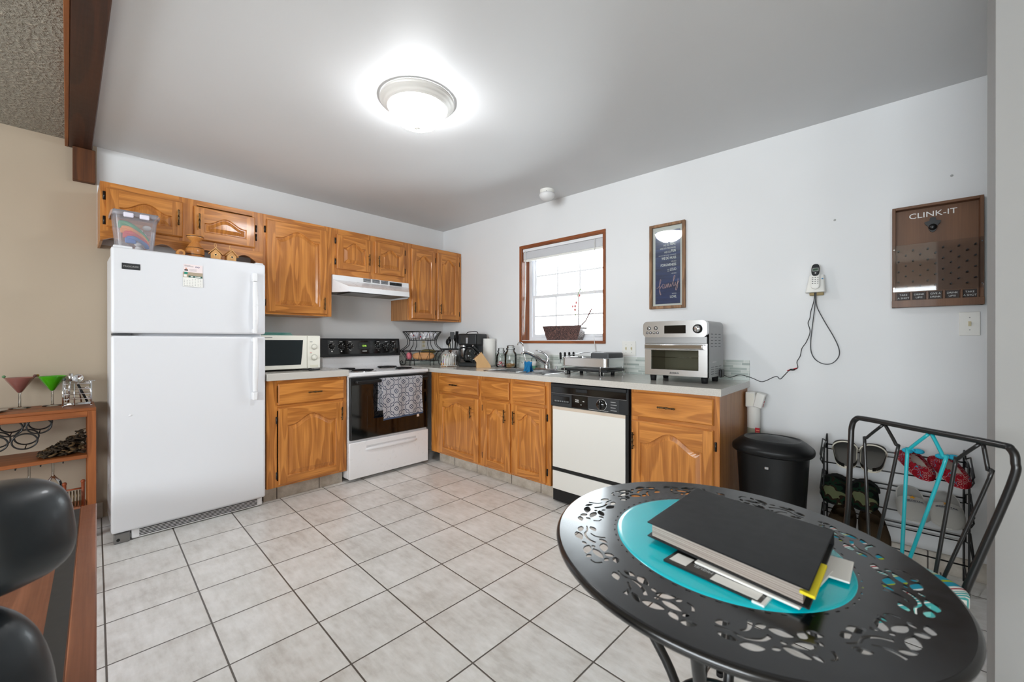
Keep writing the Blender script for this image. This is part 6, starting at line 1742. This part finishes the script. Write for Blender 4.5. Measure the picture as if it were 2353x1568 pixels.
# ================================================================ WIRE CHAIR
A_ = Vector((3.734, -1.110, .90)); e_ = Vector((.76919, -.63902, 0)); up_ = Vector((.0668, .0804, .99452))
q_ = lambda u, v, off=0.0: A_+e_*u+up_*v+e_.cross(up_)*off
ch = thing('wire_chair', 'black wrought iron chair with teal centre back wires behind the table', 'chair', (A_+e_*.21)*1.0 - Vector((0, 0, .9)))
mb = MB()
mb.tube(smoothpath([q_(-.005, -.50), q_(.012, -.36), q_(.001, -.10), q_(-.001, -.035), q_(.012, -.006), q_(.045, 0), q_(.21, 0), q_(.385, 0), q_(.413, -.006), q_(.423, -.035), q_(.418, -.10), q_(.345, -.417), q_(.335, -.50)], 8), .0088, blackmet, 10); mb.build('back_frame', ch)
for nm, m_, pts in (('back_wires', blackmet, [(.106, -.008), (.049, -.071), (.086, -.354), (.152, -.071), (.121, -.359)]), ('teal_back_wires', teal_met, [(.237, -.008), (.181, -.074), (.191, -.373), (.277, -.072), (.215, -.377)]), ('back_wires', blackmet, [(.355, -.008), (.302, -.070), (.280, -.389), (.377, -.080), (.299, -.396)])):
    mb = MB(); a, l1, b1_, r1, b2_ = pts
    ex = lambda p0, p1: (p1[0]+(p1[0]-p0[0])*.18, p1[1]+(p1[1]-p0[1])*.18)
    mb.tube(smoothpath([q_(a[0]-.004, a[1]), q_(l1[0]+.004, l1[1]+.008), q_(l1[0], l1[1]-.012), q_(*b1_), q_(*ex(l1, b1_))], 4), .0048, m_, 8)
    mb.tube(smoothpath([q_(a[0]+.004, a[1]), q_(r1[0]-.004, r1[1]+.008), q_(r1[0], r1[1]-.012), q_(*b2_), q_(*ex(r1, b2_))], 4), .0048, m_, 8)
    o_ = mb.build(nm, ch)
    if nm == 'teal_back_wires': o_['label'] = 'teal painted back wires'
fwd = Vector((-.639, -.769, 0))
bl_ = q_(.0, -.45); br_ = q_(.335, -.45)
cs = [bl_+Vector((0, 0, .0)), br_, br_+fwd*.40+e_*.02, bl_+fwd*.40-e_*.02]
for c in cs: c.z = .455
mb = MB(); mb.tube(smoothpath(cs+[cs[0]], 1), .008, blackmet, 8); 
for k in range(1, 6): mb.tube([cs[0].lerp(cs[1], k/6), cs[3].lerp(cs[2], k/6)], .003, blackmet, 6)
mb.build('seat_frame', ch)
for i, c in enumerate(cs):
    mb = MB(); out = (c-(cs[0]+cs[2])/2); out.z = 0; out.normalize()
    mb.tube([c, Vector((c.x+out.x*.04, c.y+out.y*.04, .012))], .008, blackmet, 8); mb.cyl((c.x+out.x*.04, c.y+out.y*.04, 0), .011, .014, black_rub, 8); mb.build('leg', ch)
def mk():
    m = MM('striped_cushion', .85)
    s_ = (m.x*.769-m.y*.639)
    f = (s_/.115).fract()
    fine = ((m.x*.769-m.y*.639)/.0065).fract().lt(.4)
    W_, T_, G_ = srgb(232, 232, 228), srgb(20, 150, 176), srgb(168, 186, 40)
    base = m.ramp(f, [(0, T_), (.22, G_), (.30, T_), (.46, W_), (.52, srgb(170, 30, 50)), (.56, W_), (.62, srgb(70, 170, 170)), (.86, srgb(120, 196, 190)), (.94, G_)], 'CONSTANT')
    m.color(m.mix(fine*f.gt(.62), base, W_)); return m.m
mb = MB(); ctr = (cs[0]+cs[2])/2
Mc = Matrix(((e_.x, fwd.x, 0, ctr.x), (e_.y, fwd.y, 0, ctr.y), (0, 0, 1, .490), (0, 0, 0, 1)))
mb.puff((0, 0, 0), .215, .215, .028, mk(), .35, 44, 16); mb.xform(Mc)
tag(mb.build('seat_cushion', None, (ctr.x, ctr.y, .463)), 'teal, lime and white striped cushion on the wire chair seat', 'cushion')

# ================================================================ BAR CART (left, against the beige wall)
bc = thing('bar_cart', 'low wooden bar shelf against the beige wall left of the refrigerator', 'shelf unit', (.19, -3.35, 0))
CX0, CX1, CY0, CY1, CZ = .022, .360, -3.85, -2.862, .772
mb = MB(); mb.box(CX0, CX1, CY0, CY1, CZ-.018, CZ, cart_x, .003, 2); mb.build('top', bc)
mb = MB(); mb.box(CX1-.022, CX1-.002, CY0+.01, CY1-.036, CZ-.052, CZ-.018, cart_x, .002); mb.build('front_rail', bc)
mb = MB(); mb.box(CX0+.002, CX0+.02, CY0+.01, CY1-.036, CZ-.052, CZ-.018, cart_x, .002); mb.build('back_rail', bc)
for x in (CX0+.001, CX1-.037):
    for y in (CY0, CY1-.036):
        mb = MB(); mb.box(x, x+.036, y, y+.036, 0, CZ-.018, cart_z, .002); mb.build('leg', bc)
for z in (.498, .150):
    mb = MB(); mb.box(CX0+.01, CX1-.004, CY0+.036, CY1-.037, z-.022, z, cart_x, .002); mb.build('shelf', bc)
# wine bottle rings
wr_ = MB()
for (y, z) in ((-3.085, .690), (-3.190, .690), (-3.295, .690), (-3.137, .612), (-3.242, .612)):
    for x in (.325, .17):
        wr_.tube([(x, y+.046*math.cos(2*PI*k/28), z+.042*math.sin(2*PI*k/28)) for k in range(28)], .0038, blackmet, 6, True)
    wr_.tube([(.325, y, z-.042), (.17, y, z-.042)], .0025, blackmet, 5)
wr_.tube([(.325, -3.31, .735), (.325, -3.06, .735)], .004, blackmet, 6); wr_.tube([(.17, -3.31, .735), (.17, -3.06, .735)], .004, blackmet, 6)
wr_.build('bottle_rings', bc)
sg_ = MB()
for y in (-3.26, -3.17, -3.08, -2.995):
    sg_.tube([(.10, y, .462), (.33, y, .462)], .0028, blackmet, 6); sg_.tube([(.33, y, .462), (.33, y, .476)], .0028, blackmet, 6); sg_.tube([(.10, y, .462), (.10, y, .476)], .0028, blackmet, 6)
sg_.tube([(.33, -3.30, .474), (.33, -2.985, .474)], .0028, blackmet, 6)
sg_.build('stemware_rack', bc)
for i, y in enumerate((-3.035, -3.125)):
    t = thing('wine_glass', ['upside-down wine glass hanging under the shelf, nearer the refrigerator', 'upside-down wine glass hanging under the shelf, farther from the refrigerator'][i], 'glass', (.24, y, .40))
    mb = MB(); mb.lathe([(0, .471), (.032, .470), (.030, .466), (.006, .462), (.0045, .455), (.0045, .385), (.012, .372), (.032, .345), (.040, .315), (.036, .27), (.034, .268)], (.24, y, 0), glass_m, 24); mb.build('glass', t)
# martini glasses
for i, (x, y, lab, c1_, pc_) in enumerate(((.095, -3.166, 'large martini glass with dusty pink bowl on the bar shelf', srgb(150, 96, 88), srgb(90, 130, 90)), (.085, -3.040, 'large martini glass with bright green bowl beside the utensil caddy', srgb(70, 170, 20), srgb(150, 120, 50)))):
    t = thing('martini_glass', lab, 'glass', (x, y, CZ))
    g_ = pm('tinted_bowl', c1_, .12, coat=.4, alpha=.85)
    mb = MB(); mb.lathe([(0, .001), (.042, .001), (.042, .003), (.010, .006), (.0055, .012), (.005, .085), (.007, .092)], (x, y, CZ), glass_m, 28); mb.build('stem', t)
    mb = MB(); mb.lathe([(.0, .090), (.010, .094), (.060, .180)], (x, y, CZ), g_, 36); mb.lathe([(.0, .096), (.009, .099), (.054, .172), (0, .173)], (x, y, CZ), g_, 36); mb.build('bowl', t)
    mb = MB(); mb.ball((x, y-.058, CZ+.188), .008, pm('bead_a', pc_, .3), 10, 7); mb.build('rim_bead', t)
    if i == 0: mb = MB(); mb.ball((x, y+.058, CZ+.186), .009, pm('bead_b', srgb(96, 56, 50), .3), 10, 7); mb.build('rim_bead', t)
# plate
mb = MB(); mb.lathe([(0, .002), (.06, .002), (.10, .010), (.115, .013), (.112, .009), (.06, 0), (0, 0)], (.20, -3.315, CZ), steel, 40)
tag(mb.build('plate', None, (.20, -3.315, CZ)), 'shallow silver plate at the left edge of the bar shelf', 'plate')
# utensil caddy
cd = thing('wire_caddy', 'chrome wire caddy of utensils standing on the bar shelf', 'caddy', (.18, -2.938, CZ))
x0, x1, y0, y1 = .148, .250, -2.996, -2.880
mb = MB()
for z in (.012, .045, .075, .105, .137): mb.tube([(p[0], p[1], CZ+z) for p in rrect(x0, x1, y0, y1, .006, 2)], .0026, chrome, 6, True)
for (x, y) in ((x0, y0), (x1, y0), (x1, y1), (x0, y1)): mb.tube([(x, y, CZ+.006), (x, y, CZ+.15)], .004, chrome, 7); mb.ball((x, y, CZ+.005), .005, chrome, 8, 6)
for k in range(1, 4): mb.tube([(x0+(x1-x0)*k/4, y0, CZ+.012), (x0+(x1-x0)*k/4, y1, CZ+.012)], .0022, chrome, 5)
mb.tube([(x1, (y0+y1)/2-.012, CZ+.006), (x1, (y0+y1)/2-.012, CZ+.14)], .003, chrome, 6)
mb.build('basket', cd)
for i, (lab, nm, a, b, kd) in enumerate((('round steel strainer head leaning out of the chrome caddy', 'strainer', (.19, -2.92, .02), (.205, -2.935, .150), 'disc'), ('tall ridged steel tool at the back left of the chrome caddy', 'muddler', (.16, -2.975, .02), (.165, -2.965, .185), 'rod'),
      ('black-handled tool leaning right in the chrome caddy', 'bar_tool', (.20, -2.895, .02), (.205, -2.935, .13), 'black'), ('flat steel spatula lying across the top right of the caddy', 'bar_spoon', (.18, -2.91, .145), (.20, -2.862, .148), 'flat'), ('small steel corkscrew at the far left of the chrome caddy', 'corkscrew', (.215, -2.985, .03), (.215, -2.99, .165), 'rod2'))):
    mb = MB(); a = Vector((a[0], a[1], CZ+a[2])); b = Vector((b[0], b[1], CZ+b[2]))
    if kd == 'disc': mb.tube([a, b], .004, chrome, 7); mb.lathe([(0, -.004), (.020, -.003), (.024, 0), (.024, .004), (.020, .002), (0, -.001)], b+Vector((.006, 0, .018)), chrome, 24, 'x')
    elif kd == 'rod': mb.tube([a, b], .005, chrome, 7); mb.cyl(b-Vector((0, 0, .035)), .012, .045, steel, 14)
    elif kd == 'black': mb.tube([a, b], .006, black_rub, 7)
    elif kd == 'flat': mb.tube([a, b], .003, steel, 6); mb.box(.19, .23, -2.90, -2.866, CZ+.150, CZ+.153, steel, .001)
    else: mb.tube([a, b], .0035, chrome, 7); mb.ball(b, .008, grey_p, 8, 6)
    tag(mb.build(nm, None, a), lab, 'bar tool')
# dark dried garland on the shelf
mb = MB(); rr = random.Random(21); dk_ = pm('dried_dark_bark', srgb(52, 40, 26), .9); dk2 = pm('dried_bark_light', srgb(92, 70, 42), .9)
for k in range(280):
    u = rr.random(); y = -3.085+.175*u; hmax = .012+.115*u**1.1; z = .502+hmax*rr.random()
    a, b = rr.random()*6.28, rr.uniform(-1, 1); r_ = rr.uniform(.012, .022); x = rr.uniform(.16, .31)
    p = [Vector((x, y, z))+Vector((math.cos(a+q*1.2)*r_, math.sin(a+q*1.2)*r_*.8, (q-1.5)*.006*b)) for q in range(4)]
    for v in p: v.z = max(v.z, .504); v.y = min(v.y, -2.903)
    mb.tube(smoothpath(p, 3), [rr.uniform(.003, .006)]*10, dk_ if k % 4 else dk2, 5)
o = tag(mb.build('dried_garland', None, (.24, -2.98, .498)), 'heap of dark dried twisted bark on the right end of the middle shelf', 'dried garland'); o['kind'] = 'stuff'
# small wooden rack on the lowest shelf
wk = thing('spindle_rack', 'small reddish wooden rack with dark coiled rings on the lowest shelf', 'rack', (.25, -2.94, .150))
mb = MB()
rdw = pm('reddish_wood', srgb(140, 66, 32), .5)
for y in (-2.99, -2.915): mb.cyl((.27, y, .150), .008, .17, rdw, 10); mb.ball((.27, y, .325), .011, rdw, 10, 7)
mb.tube([(.27, -2.99, .285), (.27, -2.915, .285)], .005, rdw, 7); mb.tube([(.27, -2.99, .175), (.27, -2.915, .175)], .005, rdw, 7); mb.build('frame', wk)
mb = MB()
for k in range(5): y = -2.978+k*.0125; mb.tube([(.27+.028*math.cos(2*PI*j/20), y, .23+.045*math.sin(2*PI*j/20)) for j in range(20)], .003, bronze, 5, True)
mb.build('coils', wk)

# ================================================================ COFFEE TABLE (left foreground)
ct_ = thing('coffee_table', 'low wooden coffee table with dark inlay band in the left foreground', 'table', (1.07, -2.885, 0), math.radians(-2.0))
ZC = .40; Lx, Wy = 1.47, .70
mb = MB()
mb.box(0, Lx, -.052, 0, ZC-.032, ZC, tbl_w, .004, 2); mb.box(0, Lx, -Wy, -Wy+.052, ZC-.032, ZC, tbl_w, .004, 2)
mb.box(0, .030, -Wy+.052, -.052, ZC-.032, ZC, tbl_w, .003); mb.box(Lx-.030, Lx, -Wy+.052, -.052, ZC-.032, ZC, tbl_w, .003)
mb.box(.030, Lx-.030, -Wy+.052, -.052, ZC-.030, ZC-.003, tbl_w); mb.build('top', ct_, world=False)
mb = MB(); ink = pm('slate_inlay', srgb(46, 46, 46), .45)
mb.box(.030, Lx-.030, -.098, -.054, ZC-.004, ZC-.0015, ink); mb.box(.030, Lx-.030, -Wy+.054, -Wy+.098, ZC-.004, ZC-.0015, ink); mb.build('inlay_band', ct_, world=False)
for x in (.03, Lx-.09):
    for y in (-.09, -Wy+.03):
        mb = MB(); mb.box(x, x+.06, y, y+.06, 0, ZC-.031, tbl_w, .004, 2); mb.build('leg', ct_, world=False)

# ================================================================ LEATHER ARMCHAIR (left foreground)
ac_ = thing('leather_armchair', 'black leather armchair seen close from behind at the left edge', 'armchair', (2.72, -3.16, 0))
def cp_(px, py, t): 
    d_ = FW+RT*((px-1176.5)/937.6)-UP*((py-784)/937.6); return Vector((3.8192, -2.98, 1.1677))+d_*t
Rz = Matrix.Rotation(math.radians(38), 3, 'Z')
mb = MB(); mb.puff((2.650, -3.098, .818), .150, .085, .095, leather, .62, 44, 26, Rz @ Matrix.Rotation(math.radians(-10), 3, 'Y')); mb.build('headrest', ac_)
mb = MB(); mb.puff((2.700, -3.140, .43), .175, .095, .305, leather, .55, 44, 30, Rz); mb.build('back_cushion', ac_)
mb = MB(); mb.puff((2.78, -3.26, .40), .16, .10, .30, leather, .5, 36, 22, Rz); mb.build('back_shell', ac_)
mb = MB(); mb.puff((2.86, -3.42, .28), .26, .22, .12, leather, .45, 36, 18, Rz); mb.build('seat_cushion', ac_)
for dx, dy in ((-.1, .08), (.1, .08), (-.05, -.32), (.30, -.32)):
    mb = MB(); mb.cyl((2.78+dx, -3.25+dy, 0), .02, .17, black_p, 12); mb.build('foot', ac_)
